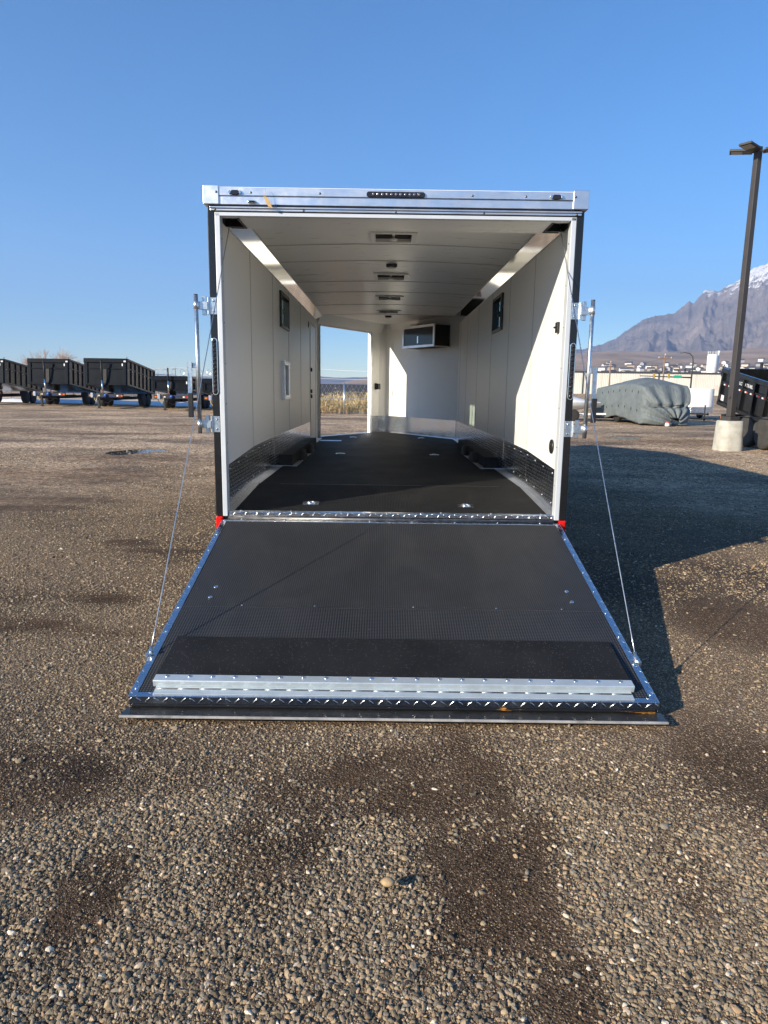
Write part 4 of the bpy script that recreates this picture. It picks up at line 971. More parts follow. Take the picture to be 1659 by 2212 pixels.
ps = st.build('pebble', M_plain('tan_pebble', (0.42, 0.29, 0.15), 0.7, 0, 0.2, 60), None, True); ps.location = (-0.035, -3.12, 0.0); ps.scale = (0.95, 0.75, 0.85); tag(ps, 'single rounded ochre pebble on the gravel below the ramp', 'pebble')

# puddles
def puddle(cx, cy, rx, ry, seed, ang=0.0):
    n = 40; P = []
    for k in range(n):
        a = 2 * PI * k / n; w = 0.65 + 0.7 * float(fbm(np.array(2.5 + 1.6 * math.cos(a)), np.array(seed + 1.6 * math.sin(a)), 3, seed))
        x, y = rx * w * math.cos(a), ry * w * math.sin(a); P.append((cx + x * math.cos(ang) - y * math.sin(ang), cy + x * math.sin(ang) + y * math.cos(ang)))
    gz = max(float(ground_z(np.array(x), np.array(y))) for x, y in P) * 0.4 + float(ground_z(np.array(cx), np.array(cy))) * 0.6 + 0.0005
    m = MB(); m.prism([(x, y, gz - 0.02) for x, y in P], (0, 0, 0.02)); tag(m.build('puddle', M['water']), kind='structure')
puddle(-5.45, 9.9, 0.5, 0.62, 3, -0.5); puddle(7.3, 16.4, 0.55, 0.5, 8)

# ------------------------------------------------------------------ copies
def copy_tree(o, parent=None):
    c = o.copy(); COL.objects.link(c); c.parent = parent
    for ch in list(o.children): copy_tree(ch, c)
    return c
def text_mesh(txt, size, mat, name, depth=0.002):
    cu = bpy.data.curves.new(name, 'FONT'); cu.body = txt; cu.size = size; cu.extrude = depth; cu.align_x = 'CENTER'
    to = bpy.data.objects.new(name, cu); COL.objects.link(to)
    me = bpy.data.meshes.new_from_object(to.evaluated_get(bpy.context.evaluated_depsgraph_get()))
    bpy.data.objects.remove(to); me.name = name; me.materials.clear(); me.materials.append(mat); return me

# ------------------------------------------------------------------ dump trailers
def dump_trailer(loc, rotz, label, group, w=2.32, l=4.7, h=1.48, tilt=7.0, hinge=0.70, dark='navy_side', wy=(2.5, 3.35), marks=False, dusty=False, wr=0.39):
    """front at y = 0 facing -y; the box is hinged at the rear and its front is raised"""
    root = empty('dump_trailer', loc, (0, 0, rotz)); tag(root, label, 'dump trailer', group)
    hw = w / 2; ti = math.radians(tilt)
    b = MB(); th = 0.045
    b.box(-hw, hw, -l, 0, 0, 0.08); b.box(-hw, -hw + th, -l, 0, 0.08, h); b.box(hw - th, hw, -l, 0, 0.08, h); b.box(-hw + th, hw - th, -l, -l + th, 0.08, h); b.box(-hw + th, hw - th, -th, 0, 0.08, h * 0.96)
    box = b.build('dump_box', M[dark], root); box.location = (0, l, hinge); box.rotation_euler = (-ti, 0, 0)
    # front face framing
    f = -l
    MB().box(-hw - 0.05, hw + 0.05, f - 0.07, f - 0.001, h - 0.24, h).build('front_cap', M['navy'], box, bevel=0.02)
    MB().box(-hw + 0.18, hw - 0.18, f - 0.012, f - 0.001, 0.08, h - 0.245).build('front_sheet', M['navy'], box)
    for s in (-1, 1): MB().box(min(s * (hw - 0.17), s * hw), max(s * (hw - 0.17), s * hw), f - 0.06, f - 0.001, 0.0, h - 0.245).build('front_post', M['navy'], box, bevel=0.012)
    MB().box(-hw + 0.18, hw - 0.18, f - 0.055, f - 0.013, h * 0.60, h * 0.60 + 0.06).build('front_rail', M['navy'], box, bevel=0.01)
    MB().box(-hw + 0.18, hw - 0.18, f - 0.055, f - 0.013, 0.0, 0.10).build('front_rail', M['navy'], box, bevel=0.01)
    MB().box(-0.12, 0.06, f - 0.05, f - 0.013, 0.101, h * 0.6 - 0.001).build('ram_housing', M['blackm'], box)
    MB().box(hw - 0.13, hw - 0.01, f - 0.074, f - 0.0705, h - 0.20, h - 0.12).build('decal', M['white'], box)
    MB().box(hw - 0.24, hw - 0.18, f - 0.0615, f - 0.058, h - 0.42, h - 0.28).build('decal', M['white'], box)
    for s in (-1, 1):
        x0, x1 = sorted((s * hw, s * (hw + 0.07)))
        MB().box(x0 - (0.03 if s > 0 else 0.0), x1 + (0.0 if s > 0 else 0.03), f, 0, h - 0.11, h + 0.01).build('top_rail', M[dark], box, bevel=0.015)
        MB().box(x0, x1, f, 0, 0.0, 0.10).build('bottom_rail', M[dark], box, bevel=0.012)
        n = max(6, int(l / 0.6)); x0, x1 = sorted((s * (hw + 0.001), s * (hw + 0.06)))
        for k in range(n + 1):
            y = f + 0.05 + k * (l - 0.1) / n
            MB().box(x0, x1, y - 0.035, y + 0.035, 0.10, h - 0.111).build('stake', M[dark], box)
        x0, x1 = sorted((s * (hw + 0.001), s * (hw + 0.045)))
        for k in range(n):
            ya, yb = f + 0.086 + k * (l - 0.1) / n, f + 0.014 + (k + 1) * (l - 0.1) / n
            MB().box(x0, x1, ya, yb, h * 0.62, h * 0.62 + 0.05).build('side_rail', M[dark], box)
            if marks or s > 0:
                xr0, xr1 = sorted((s * (hw + 0.0455), s * (hw + 0.048)))
                zz = h * 0.62 - 0.012
                for yo in ((0.04, 0.32) if marks else (0.15,)):
                    if ya + yo + 0.15 > yb: continue
                    x2, x3 = sorted((s * (hw + 0.001), s * (hw + 0.005)))
                    MB().box(x2, x3, ya + yo, ya + yo + 0.08, zz - 0.05, zz).build('reflector_white', M['white'], box)
                    MB().box(x2, x3, ya + yo + 0.08, ya + yo + 0.15, zz - 0.05, zz).build('reflector_red', M['red'], box)
    MB().path([(hw + 0.03, f - 0.04, h), (hw + 0.03, f - 0.04, h + 0.06), (hw + 0.03, f + 0.02, h + 0.10), (hw + 0.03, f + 0.05, h + 0.07)], 0.012, 6).build('tarp_hook', M['blackm'], box)
    # chassis
    c = MB()
    for s in (-1, 1): c.box(s * 0.45 - 0.05, s * 0.45 + 0.05, 0.1, l, 0.44, 0.60)
    c.box(-0.5, 0.5, 0.1, 0.22, 0.44, 0.60); c.prism([(-0.5, 0.2, 0.46), (-0.4, 0.2, 0.46), (0.02, -1.1, 0.46), (-0.08, -1.1, 0.46)], (0, 0, 0.12)); c.prism([(0.5, 0.2, 0.46), (0.4, 0.2, 0.46), (-0.02, -1.1, 0.46), (0.08, -1.1, 0.46)], (0, 0, 0.12))
    fr = c.build('chassis', M['blackm'], root)
    MB().box(-0.95, 0.95, -0.12, 0.06, 0.60, 0.80).build('cross_bar', M['blackm'], fr, bevel=0.01)
    for x, mt in ((-0.90, 'amber'), (-0.80, 'red'), (0.62, 'white'), (0.74, 'red'), (0.86, 'amber'), (-0.42, 'white')): MB().box(x, x + 0.10, -0.125, -0.1205, 0.66, 0.74).build('bar_lamp', M[mt], fr)
    MB().box(-0.72, -0.56, -0.126, -0.1205, 0.66, 0.76).build('decal', M['blue'], fr)
    if not marks:
        tm = text_mesh('LOAD TRAIL', 0.12, M['blue'], 'lettering'); link('lettering', tm, fr, (0.15, -0.124, 0.65), (PI / 2, 0, 0))
    MB().path([(-0.62, -0.13, 0.74), (-0.6, -0.16, 0.5), (-0.5, -0.17, 0.33), (-0.42, -0.16, 0.5), (-0.42, -0.13, 0.74)], 0.018, 6).build('safety_chain', M['yellow'], fr, True)
    MB().path([(-0.2, -0.13, 0.6), (-0.1, -0.17, 0.38), (0.12, -0.18, 0.30), (0.3, -0.17, 0.4), (0.36, -0.13, 0.6)], 0.014, 6).build('brake_cable', M['hinge_dark'], fr, True)
    MB().lathe([(0.09, 0), (0.09, 0.07)], (0.02, -0.13, 0.72), axis=((1, 0, 0), (0, 0, 1), (0, -1, 0)), n=14).build('gauge', M['blue'], fr, True)
    MB().box(-0.5, -0.36, -0.9, -0.6, 0.60, 0.86).build('pump_box', M['galv'], fr, bevel=0.02)
    j = MB(); j.box(-0.36, -0.26, -0.35, -0.25, 0.03, 0.62); j.box(-0.41, -0.21, -0.40, -0.2, 0.0, 0.03); j.build('jack', M['blackm'], root)
    r = MB(); r.tube((-0.12, -0.16, 0.801), (-0.12, -0.16, 1.55), 0.05, n=12); ram = r.build('hydraulic_ram', M['chrome'], root, True)
    MB().tube((-0.12, -0.16, 1.551), (-0.12, -0.16, hinge + l * math.sin(ti) + max(h, 1.3) * 0.93), 0.042, n=10).build('ram_sleeve', M['blackm'], ram, True)
    ty, rm = wheel_meshes(wr, 0.24, 'tyre_dusty' if dusty else 'tyre')
    for s in (-1, 1):
        for y in wy: q = link('wheel', ty, root, (s * (hw - 0.02), y, wr)); link('rim', rm, q)
        a, e = sorted((s * (hw - 0.15), s * (hw + 0.13))); m = MB(); y0, y1 = wy[0] - 0.5, wy[1] + 0.5
        m.prism([(a, y0, 0.52), (a, y0 + 0.12, 0.80), (a, y1 - 0.12, 0.80), (a, y1, 0.52), (a, y1 - 0.03, 0.52), (a, y1 - 0.13, 0.785), (a, y0 + 0.13, 0.785), (a, y0 + 0.03, 0.52)], (e - a, 0, 0)); m.build('fender', M['blackm'], root)
    MB().box(-0.95, 0.95, l + 0.02, l + 0.14, 0.42, 0.56).build('rear_bumper', M['blackm'], root)
    return root
GRP = 'dump trailers parked in a row'
dump_trailer((-24.4, 37.6, 0), 0.0, 'dark dump trailer at the far left edge, only its side wall in view', GRP)
dump_trailer((-19.75, 36.0, 0), 0.02, 'tall-sided dark dump trailer, second from the left edge of the row', GRP)
dump_trailer((-15.6, 34.0, 0), 0.0, 'tall-sided dark dump trailer parked beside the low-sided one', GRP)
dump_trailer((-11.55, 32.8, 0), 0.0, 'low-sided dark dump trailer with its lift post standing above the box', GRP, w=2.08, h=0.78, tilt=4.0, l=4.2, hinge=0.74)
dump_trailer((-8.35, 30.9, 0), 0.0, 'low dark dump trailer half hidden behind the rear post of the enclosed trailer', GRP, w=2.08, h=0.70, tilt=3.5, l=4.2, hinge=0.74)
rd = dump_trailer((10.95, 15.5, 0), PI, 'glossy black dump trailer with red and white reflectors behind the light pole', 'dump trailers parked in the yard', w=2.3, h=1.04, tilt=9.5, l=4.4, hinge=0.36 + 0.0, dark='navy_side', wy=(1.9, 2.75), marks=True, dusty=True, wr=0.42)
bx = [c for c in rd.children if c.name.startswith('dump_box')][0]
tm = text_mesh('LOAD TRAIL', 0.13, M['white'], 'lettering')
link('lettering', tm, bx, (1.15 + 0.003, -3.05, 0.74), (PI / 2, 0, PI / 2))
MB().box(1.152, 1.156, -4.30, -4.14, 0.14, 0.30).build('decal', M['white'], bx)
MB().box(-0.75, 0.8, -0.55, -0.13, 0.46, 0.59).build('tongue_step', M['blackm'], rd); MB().box(0.7, 0.8, -0.52, -0.4, 0.50, 0.53).build('side_marker', M['lime'], rd)

# ------------------------------------------------------------------ light pole
LP = empty('light_pole', (8.78, 12.62, 0)); tag(LP, 'tall dark square light pole standing on a concrete block', 'light pole')
cb = MB(); n = 28
def sq(r, h, k=0.62): return [((r * math.copysign(abs(math.cos(a)) ** k, math.cos(a))), (r * math.copysign(abs(math.sin(a)) ** k, math.sin(a))), h) for a in [2 * PI * q / n + 0.2 for q in range(n)]]
rings = [cb.pts(sq(r, h)) for r, h in ((0.315, -0.06), (0.315, 0.0), (0.30, 0.35), (0.285, 0.71), (0.27, 0.735))]
for x, y in zip(rings, rings[1:]):
    for q in range(n): w = (q + 1) % n; cb.face(x + q, x + w, y + w, y + q)
cb.face(*[rings[-1] + q for q in range(n)]); cb.build('concrete_block', M['concrete'], LP, True)
a45 = 0.32
def rsq(r, z0, z1, r1=None):
    m = MB(); r1 = r1 or r
    i = m.pts([(r * math.sqrt(2) * math.cos(a45 + PI / 4 + k * PI / 2), r * math.sqrt(2) * math.sin(a45 + PI / 4 + k * PI / 2), z0) for k in range(4)] + [(r1 * math.sqrt(2) * math.cos(a45 + PI / 4 + k * PI / 2), r1 * math.sqrt(2) * math.sin(a45 + PI / 4 + k * PI / 2), z1) for k in range(4)])
    m.face(i + 3, i + 2, i + 1, i); m.face(i + 4, i + 5, i + 6, i + 7)
    for k in range(4): j = (k + 1) % 4; m.face(i + k, i + j, i + 4 + j, i + 4 + k)
    return m
rsq(0.155, 0.736, 0.84).build('base_cover', M['pole'], LP, bevel=0.01)
rsq(0.078, 0.841, 7.20, 0.066).build('pole', M['pole'], LP, bevel=0.008)
for k, ang in enumerate((2.7, 3.75, -0.35)):
    d = Vector((math.cos(ang), math.sin(ang), 0)); p = Vector((-d.y, d.x, 0)); o = d * 0.12 + Vector((0, 0, 7.08))
    m = MB(); m.obox(o - p * 0.15, d * 0.50 + Vector((0, 0, 0.05)), p * 0.30, (0, 0, 0.055)); hd = m.build('lamp_head', M['pole'], LP, bevel=0.012)
    m = MB(); m.obox(o + d * 0.22 - p * 0.12 + Vector((0, 0, 0.016)), d * 0.24 + Vector((0, 0, 0.024)), p * 0.24, (0, 0, 0.004)); m.build('diffuser', M['ledpanel'], hd)
    MB().tube(d * 0.05 + Vector((0, 0, 7.1)), d * 0.16 + Vector((0, 0, 7.1)), 0.03, n=8).build('lamp_arm', M['pole'], LP)
MB().lathe([(0.03, 0), (0.03, 0.02), (0.02, 0.03)], (-0.085, -0.03, 1.32), axis=((0, 1, 0), (0, 0, 1), (-1, 0, 0)), n=12).build('outlet_cover', M['pole'], LP)

# ------------------------------------------------------------------ covered camper
def covered_camper():
    root = empty('covered_camper', (11.75, 24.2, 0), (0, 0, 0.15)); tag(root, 'low camper trailer shrouded in a sagging grey-green tarpaulin', 'camper')
    nu, nv = 72, 84; V = np.zeros((nv, nu, 3)); L = 4.2
    for j in range(nv):
        q = j / (nv - 1)
        # q < 0.3 closes the front, then runs back along the body, the last rows close the rear
        if q < 0.34:
            t = q / 0.34; s = -0.62 + 0.62 * t ** 1.6; wsc = 0.16 + 0.84 * (1 - (1 - t) ** 2.1); hsc = 0.26 + 0.74 * (1 - (1 - t) ** 1.8)
        elif q < 0.94: s = L * (q - 0.34) / 0.6; wsc = hsc = 1.0
        else: t = (q - 0.94) / 0.06; s = L + 0.05 * t; wsc = hsc = 1 - 0.98 * t ** 2
        sh = np.interp(s, [-0.6, 0.0, 0.6, 1.6, 3.0, L], [1.15, 1.60, 1.66, 1.66, 1.56, 1.46]); rg = np.interp(s, [-0.6, 0, 0.7, 1.5, 2.3, L], [1.2, 1.66, 1.88, 1.98, 1.90, 1.62])
        bot = np.interp(s, [-0.65, -0.3, 0.0, 0.5, 1.2, 2.2, 3.2, L], [0.04, 0.10, 0.06, 0.10, 0.22, 0.30, 0.14, 0.1])
        for i in range(nu):
            u = i / (nu - 1) * 2 - 1                      # -1 left skirt .. 0 ridge .. 1 right skirt
            a = abs(u); sg = 1 if u >= 0 else -1
            if a < 0.42: x = 1.03 * (a / 0.42) ** 0.95; z = sh + (rg - sh) * (1 - (a / 0.42) ** 1.7)
            else: t = (a - 0.42) / 0.58; x = 1.03 + 0.05 * math.sin(t * 2.4) ; z = sh + (bot - sh) * t
            x *= sg
            ctr = 0.5 if q < 0.34 else 0.75
            xx = x * wsc + (0.25 * (1 - wsc) if q < 0.34 else 0); zz = z if q >= 0.34 and q < 0.94 else max(0.03, bot * 0.6 + (z - bot) * hsc)
            # folds
            fx = 0.018 * (float(fbm(np.array(s * 2.2 + 5), np.array(u * 7.0), 3, 12)) - 0.5) * 2
            fz = 0.02 * (float(fbm(np.array(s * 3.1), np.array(u * 5.0 + 9), 3, 19)) - 0.5) * 2
            if q < 0.40:
                k = min(1, (0.40 - q) / 0.2); st = (0.5 - abs(math.sin(u * 13 + 1.7 * math.sin(u * 7 + s * 3)))) * 0.9 + (0.5 - abs(math.sin(u * 29 + s * 5 + 1))) * 0.45
                fx += 0.045 * k * st * (0.4 + a); fz += 0.03 * k * (0.5 - abs(math.sin(u * 15 + s * 4)))
                belt = math.exp(-((zz - 0.78) / 0.08) ** 2); fx -= 0.07 * belt * sg * k; s2 = s + 0.10 * belt * k
            else: s2 = s
            V[j, i] = (xx + fx * sg, s2 + (0.03 * math.sin(u * 11 + s) if q > 0.34 else 0.05 * math.sin(u * 23)), max(0.02, zz + fz))
    idx = np.arange(nu * nv).reshape(nv, nu)
    f = np.stack([idx[:-1, :-1].ravel(), idx[1:, :-1].ravel(), idx[1:, 1:].ravel(), idx[:-1, 1:].ravel()], 1)
    m = MB(); m.v = [tuple(p) for p in V.reshape(-1, 3)]; m.f = [tuple(int(k) for k in q) for q in f]; m.m = [0] * len(f)
    o = m.build('tarpaulin', M['tarp'], root, True); sl = o.modifiers.new('solid', 'SOLIDIFY'); sl.thickness = 0.012
    def surf(s, u):
        j = int((0.34 + 0.6 * s / L) * (nv - 1)); i = int((u + 1) / 2 * (nu - 1)); return Vector(V[j, i])
    for row, u in ((0, -0.5), (1, -0.80)):
        for k in range(7):
            p = surf(0.25 + k * 0.55, u) + Vector((-0.012, 0, 0)); MB().box(p.x - 0.014, p.x + 0.004, p.y - 0.014, p.y + 0.014, p.z - 0.05, p.z + 0.05).build('tie_loop', M['tarp_strap'], o)
    for s in (0.0, 1.4, 2.9):
        MB().path([surf(s, -0.44 - 0.5 * k / 12) + Vector((-0.008, 0, 0)) for k in range(13)], 0.012, 5).build('seam', M['tarp'], o)
    pts = [Vector(V[int(0.2 * nv), int((u + 1) / 2 * (nu - 1))]) + Vector((0, -0.05, 0)) for u in np.linspace(-0.75, 0.75, 24)]
    MB().path([(p.x * 1.02, -0.60 + 0.55 * (abs(p.x) / 1.1) ** 2, 0.80 + 0.05 * math.sin(3 * p.x)) for p in pts], 0.014, 6).build('strap', M['tarp_strap'], o)
    b = MB(); b.box(-0.95, 0.95, 0.2, 4.0, 0.35, 1.2); b.build('camper_body', M['white'], root)
    ty, rm = wheel_meshes(0.3, 0.18)
    for s in (-1, 1): w = link('wheel', ty, root, (s * 0.85, 2.3, 0.3)); link('rim', rm, w)
covered_camper()
cp = MB(); cp.lathe([(0.09, 0), (0.10, 0.05), (0.075, 0.14), (0.08, 0.145)], (0, 0, 0), n=18); c = cp.build('bucket', M['white'], None, True); c.location = (11.55, 23.2, 0)
tag(c, 'small white bucket with a red rim on the gravel before the tarpaulin', 'bucket'); MB().lathe([(0.082, 0.146), (0.085, 0.17), (0.07, 0.175)], (0, 0, 0), n=18).build('rim_band', M['red'], c, True)

# ------------------------------------------------------------------ small white cargo trailer
def cargo_trailer():
    root = empty('cargo_trailer', (15.75, 29.6, 0), (0, 0, 0.0)); tag(root, 'small white cargo trailer with rounded front half hidden by the tarpaulin', 'trailer')
    P = []
    for k in range(9): a = PI + PI / 2 * k / 8; P.append((-0.35 + 0.45 * math.cos(a), 0.45 + 0.45 * math.sin(a)))
    for k in range(9): a = -PI / 2 + PI / 2 * k / 8; P.append((0.35 + 0.45 * math.cos(a), 0.45 + 0.45 * math.sin(a)))
    P += [(0.8, 3.0), (-0.8, 3.0)]
    MB().prism([(x, y, 0.62) for x, y in P], (0, 0, 0.92)).build('body', M['white'], root, bevel=0.03)
    MB().prism([(x, y, 0.34) for x, y in P], (0, 0, 0.278)).build('stone_guard', M['trim'], root)
    c = MB(); c.prism([(-0.6, 0.3, 0.26), (-0.5, 0.3, 0.26), (0.04, -0.9, 0.26), (-0.04, -0.9, 0.26)], (0, 0, 0.078)); c.prism([(0.6, 0.3, 0.26), (0.5, 0.3, 0.26), (-0.04, -0.9, 0.26), (0.04, -0.9, 0.26)], (0, 0, 0.078)); c.build('tongue', M['blackm'], root)
    MB().tube((-0.1, -0.75, 0.05), (-0.1, -0.75, 0.75), 0.03, n=10).build('jack', M['blackm'], root)
    w = MB(); w.lathe([(0.1, -0.03), (0.1, 0.03)], (-0.1, -0.75, 0.10), 'x', 14); w.build('jack_wheel', M['tyre'], root)
    ty, rm = wheel_meshes(0.28, 0.16)
    for s in (-1, 1): w = link('wheel', ty, root, (s * 0.83, 1.8, 0.28)); link('rim', rm, w)
cargo_trailer()

# ------------------------------------------------------------------ covered boat
def boat():
    root = empty('boat', (7.9, 27.3, 0), (0, 0, -0.12)); tag(root, 'white runabout boat under a blue and white cover on its trailer', 'boat')
    h = MB(); rows = []
    for j in range(13):
        t = j / 12; x = -2.1 + 4.2 * t; wd = 0.9 * (1 - max(0, (t - 0.45) / 0.55) ** 2.2) + 0.01; kz = 0.42 + 0.28 * max(0, (t - 0.5) / 0.5) ** 2; gz = 0.86 - 0.04 * t
        rows.append(h.pts([(x, -wd, gz), (x, -wd * 0.92, gz - 0.2), (x, -wd * 0.45, kz + 0.06), (x, 0, kz), (x, wd * 0.45, kz + 0.06), (x, wd * 0.92, gz - 0.2), (x, wd, gz)]))
    for a, b in zip(rows, rows[1:]):
        for q in range(6): h.face(a + q, a + q + 1, b + q + 1, b + q)
    h.face(*[rows[0] + q for q in range(7)]); h.build('hull', M['white'], root, True)
    def cover(t0, t1, mt, nm):
        c = MB(); rs = []
        for j in range(9):
            t = t0 + (t1 - t0) * j / 8; x = -2.1 + 4.2 * t; wd = 0.9 * (1 - max(0, (t - 0.45) / 0.55) ** 2.2) + 0.02; gz = 0.865 - 0.04 * t; top = gz + 0.40 * math.exp(-((t - 0.5) / 0.28) ** 2) + 0.02
            rs.append(c.pts([(x, wd * math.cos(PI * k / 10) * -1, gz + (top - gz) * math.sin(PI * k / 10) ** 1.2) for k in range(11)]))
        for a, b in zip(rs, rs[1:]):
            for q in range(10): c.face(a + q, b + q, b + q + 1, a + q + 1)
        c.build(nm, M[mt], root, True)
    cover(0.0, 0.55, 'blue', 'cover_aft'); cover(0.551, 0.995, 'white', 'cover_bow')
    tr = MB(); tr.box(-1.9, 1.6, -0.5, -0.42, 0.28, 0.36); tr.box(-1.9, 1.6, 0.42, 0.5, 0.28, 0.36); tr.box(-0.1, 0.0, -0.85, 0.85, 0.24, 0.30); tr.box(1.5, 2.7, -0.04, 0.04, 0.28, 0.36); tr.box(1.5, 1.58, -0.5, 0.5, 0.28, 0.36); tr.build('boat_trailer', M['white'], root)
    ty, rm = wheel_meshes(0.27, 0.17)
    for s in (-1, 1): w = link('wheel', ty, root, (0.75, s * 0.92, 0.27), (0, 0, PI / 2)); link('rim', rm, w)
boat()

# ------------------------------------------------------------------ fences
def fence(pts, h, label, razor, step):
    root = empty('chain_link_fence', (pts[0][0], pts[0][1], 0)); tag(root, label, 'fence')
    P = [Vector((x - pts[0][0], y - pts[0][1], 0)) for x, y in pts]; a, b = P[0], P[-1]; n = int((b - a).length / step)
    pm = MB(); pm.tube((0, 0, -0.3), (0, 0, h), 0.038, n=8); pme = pm.mesh('fence_post', M['galv'], True)
    for k in range(n + 1): link('fence_post', pme, root, a.lerp(b, k / n))
    d = (b - a).normalized(); L = (b - a).length; up = Vector((0, 0, 1))
    wr = MB()
    for z in (h * 0.98, h * 0.5, 0.08): wr.tube(a + up * z, b + up * z, 0.012, n=5)
    m = int(L / 0.22); hh = h * 0.96                              # coarse diamond mesh of wire
    for s in (1, -1):
        for k in range(m):
            x0 = k * 0.22; x1 = x0 + s * hh * 0.55
            if 0 <= x1 <= L: wr.tube(a + d * x0 + up * 0.06, a + d * x1 + up * hh, 0.0035, n=3, cap=False)
    stuff(wr.build('wire_mesh', M['galv'], root))
    if razor:
        c = MB(); T_ = int(L / 0.7); c.path([a + d * (L * q / (T_ * 14)) + up * (h + 0.17 + 0.26 * math.sin(2 * PI * q / 14)) + d * 0.22 * math.cos(2 * PI * q / 14) + Vector((-d.y, d.x, 0)) * 0.2 * math.cos(2 * PI * q / 14) for q in range(T_ * 14)], 0.012, 4); c.build('razor_wire', M['galv'], root)
fence([(-36, 52), (-7.5, 45)], 2.0, 'chain-link fence topped with coiled razor wire behind the dump trailers', True, 3.0)
fence([(-6.44, 31.2), (6.56, 31.2)], 1.55, 'low chain-link fence in the dry weeds seen through the nose doorway', False, 2.166)

# ------------------------------------------------------------------ dry weeds, mound
def weeds():
    g = np.random.default_rng(5); m = MB(); n = 5200
    X = g.uniform(-9, 8, n); Y = 31.4 + 9.5 * g.random(n) ** 1.3
    H = (0.55 + 0.95 * fbm(X * 0.7, Y * 0.5, 3, 6)) * g.uniform(0.5, 1.0, n) * np.clip(0.45 + (Y - 31.2) / 3.0, 0.45, 1.0)
    for x, y, h in zip(X, Y, H):
        for k in range(4):
            a = g.uniform(0, 6.28); sp = g.uniform(0.08, 0.42) * h; w = g.uniform(0.008, 0.022); t = g.uniform(0.55, 1.0)
            dx, dy = math.cos(a), math.sin(a); zb = -0.02
            i = m.pts([(x - dy * w, y + dx * w, zb), (x + dy * w, y - dx * w, zb), (x + dx * sp * 0.45, y + dy * sp * 0.45, zb + h * t * 0.6), (x + dx * sp, y + dy * sp, zb + h * t)])
            m.face(i, i + 1, i + 2); m.face(i + 2, i + 3, i)
        for k in range(5):                                     # seed heads and side leaves
            a = g.uniform(0, 6.28); r = g.uniform(0.05, 0.28) * h; z = h * g.uniform(0.3, 1.0); w = g.uniform(0.02, 0.055)
            c = Vector((x + r * math.cos(a), y + r * math.sin(a), z)); d = Vector((math.cos(a), math.sin(a), 0.9)).normalized() * w * 2; p = Vector((-math.sin(a), math.cos(a), 0.2)) * w * 0.5
            i = m.pts([c - d, c + p, c + d, c - p]); m.face(i, i + 1, i + 2, i + 3)
    tag(m.build('dry_weeds', M['weeds']), 'tall dry golden weeds behind the low fence', 'weeds', kind='stuff')
weeds()
def mound(cx, cy, rx, ry, h, seed):
    nu, nv = 40, 12; m = MB(); rows = []
    for j in range(nv + 1):
        t = j / nv; P = []
        for i in range(nu):
            a = 2 * PI * i / nu; r = t * (1 + 0.25 * (float(vnoise(np.array(2 + 2 * math.cos(a)), np.array(2 + 2 * math.sin(a)), seed)) - 0.5)); x, y = rx * r * math.cos(a), ry * r * math.sin(a)
            P.append((cx + x, cy + y, h * (math.cos(min(1, t) * PI) * 0.5 + 0.5) * (0.75 + 0.5 * float(fbm(np.array(x * 1.4), np.array(y * 1.4), 4, seed))) - 0.05))
        rows.append(m.pts(P))
    for a, b in zip(rows, rows[1:]):
        for q in range(nu): w = (q + 1) % nu; m.face(a + q, b + q, b + w, a + w)
    return m.build('dirt_mound', M['dirt'], None, True)
tag(mound(-2.0, 36.2, 1.5, 1.1, 1.25, 4), 'low dark earth mound among the dry weeds', 'mound')

# ------------------------------------------------------------------ houses
def house(x, y, z, w, d, h, rh, wall, roof, rot, label, cat='house', group=None, windows=0):
    root = empty('house', (x, y, z), (0, 0, rot)); tag(root, label, cat, group)
    m = MB(); m.box(-w / 2, w / 2, -d / 2, d / 2, -3.0, h); m.prism([(-w / 2, -d / 2, h), (-w / 2, d / 2, h), (-w / 2, 0, h + rh * 0.96)], (w, 0, 0)); wl = m.build('wall', wall, root)
    r = MB(); e = 0.06 * w
    for s in (-1, 1): r.prism([(-w / 2 - e, s * (d / 2 + 0.5), h - 0.5 * rh / (d / 2)), (-w / 2 - e, 0, h + rh), (-w / 2 - e, 0, h + rh + 0.25), (-w / 2 - e, s * (d / 2 + 0.5), h - 0.5 * rh / (d / 2) + 0.25)], (w + 2 * e, 0, 0))
    r.build('roof', roof, root)
    for k in range(windows):
        xc = -w / 2 + (k + 0.5) * w / windows; MB().box(xc - 0.6, xc + 0.6, -d / 2 - 0.05, -d / 2 - 0.001, h * 0.35, h * 0.8).build('window', M['lens'], wl)
    return root
# close by, past the weeds
house(-6.6, 95, -2.6, 11, 8, 2.5, 1.35, M['stucco'][1], M['roofs'][2], 0.15, 'cream house with a dark roof past the weeds, left of the doorway view', windows=3)
house(2.5, 110, -2.6, 18, 9, 2.35, 1.45, M['stucco'][2], M['roofs'][2], -0.05, 'long low house with a dark roof past the weeds, right of the doorway view', windows=4)
house(-14, 125, -2.6, 13, 9, 2.4, 1.5, M['stucco'][0], M['roofs'][0], 0.3, 'pale house behind the cream one past the weeds', windows=3)

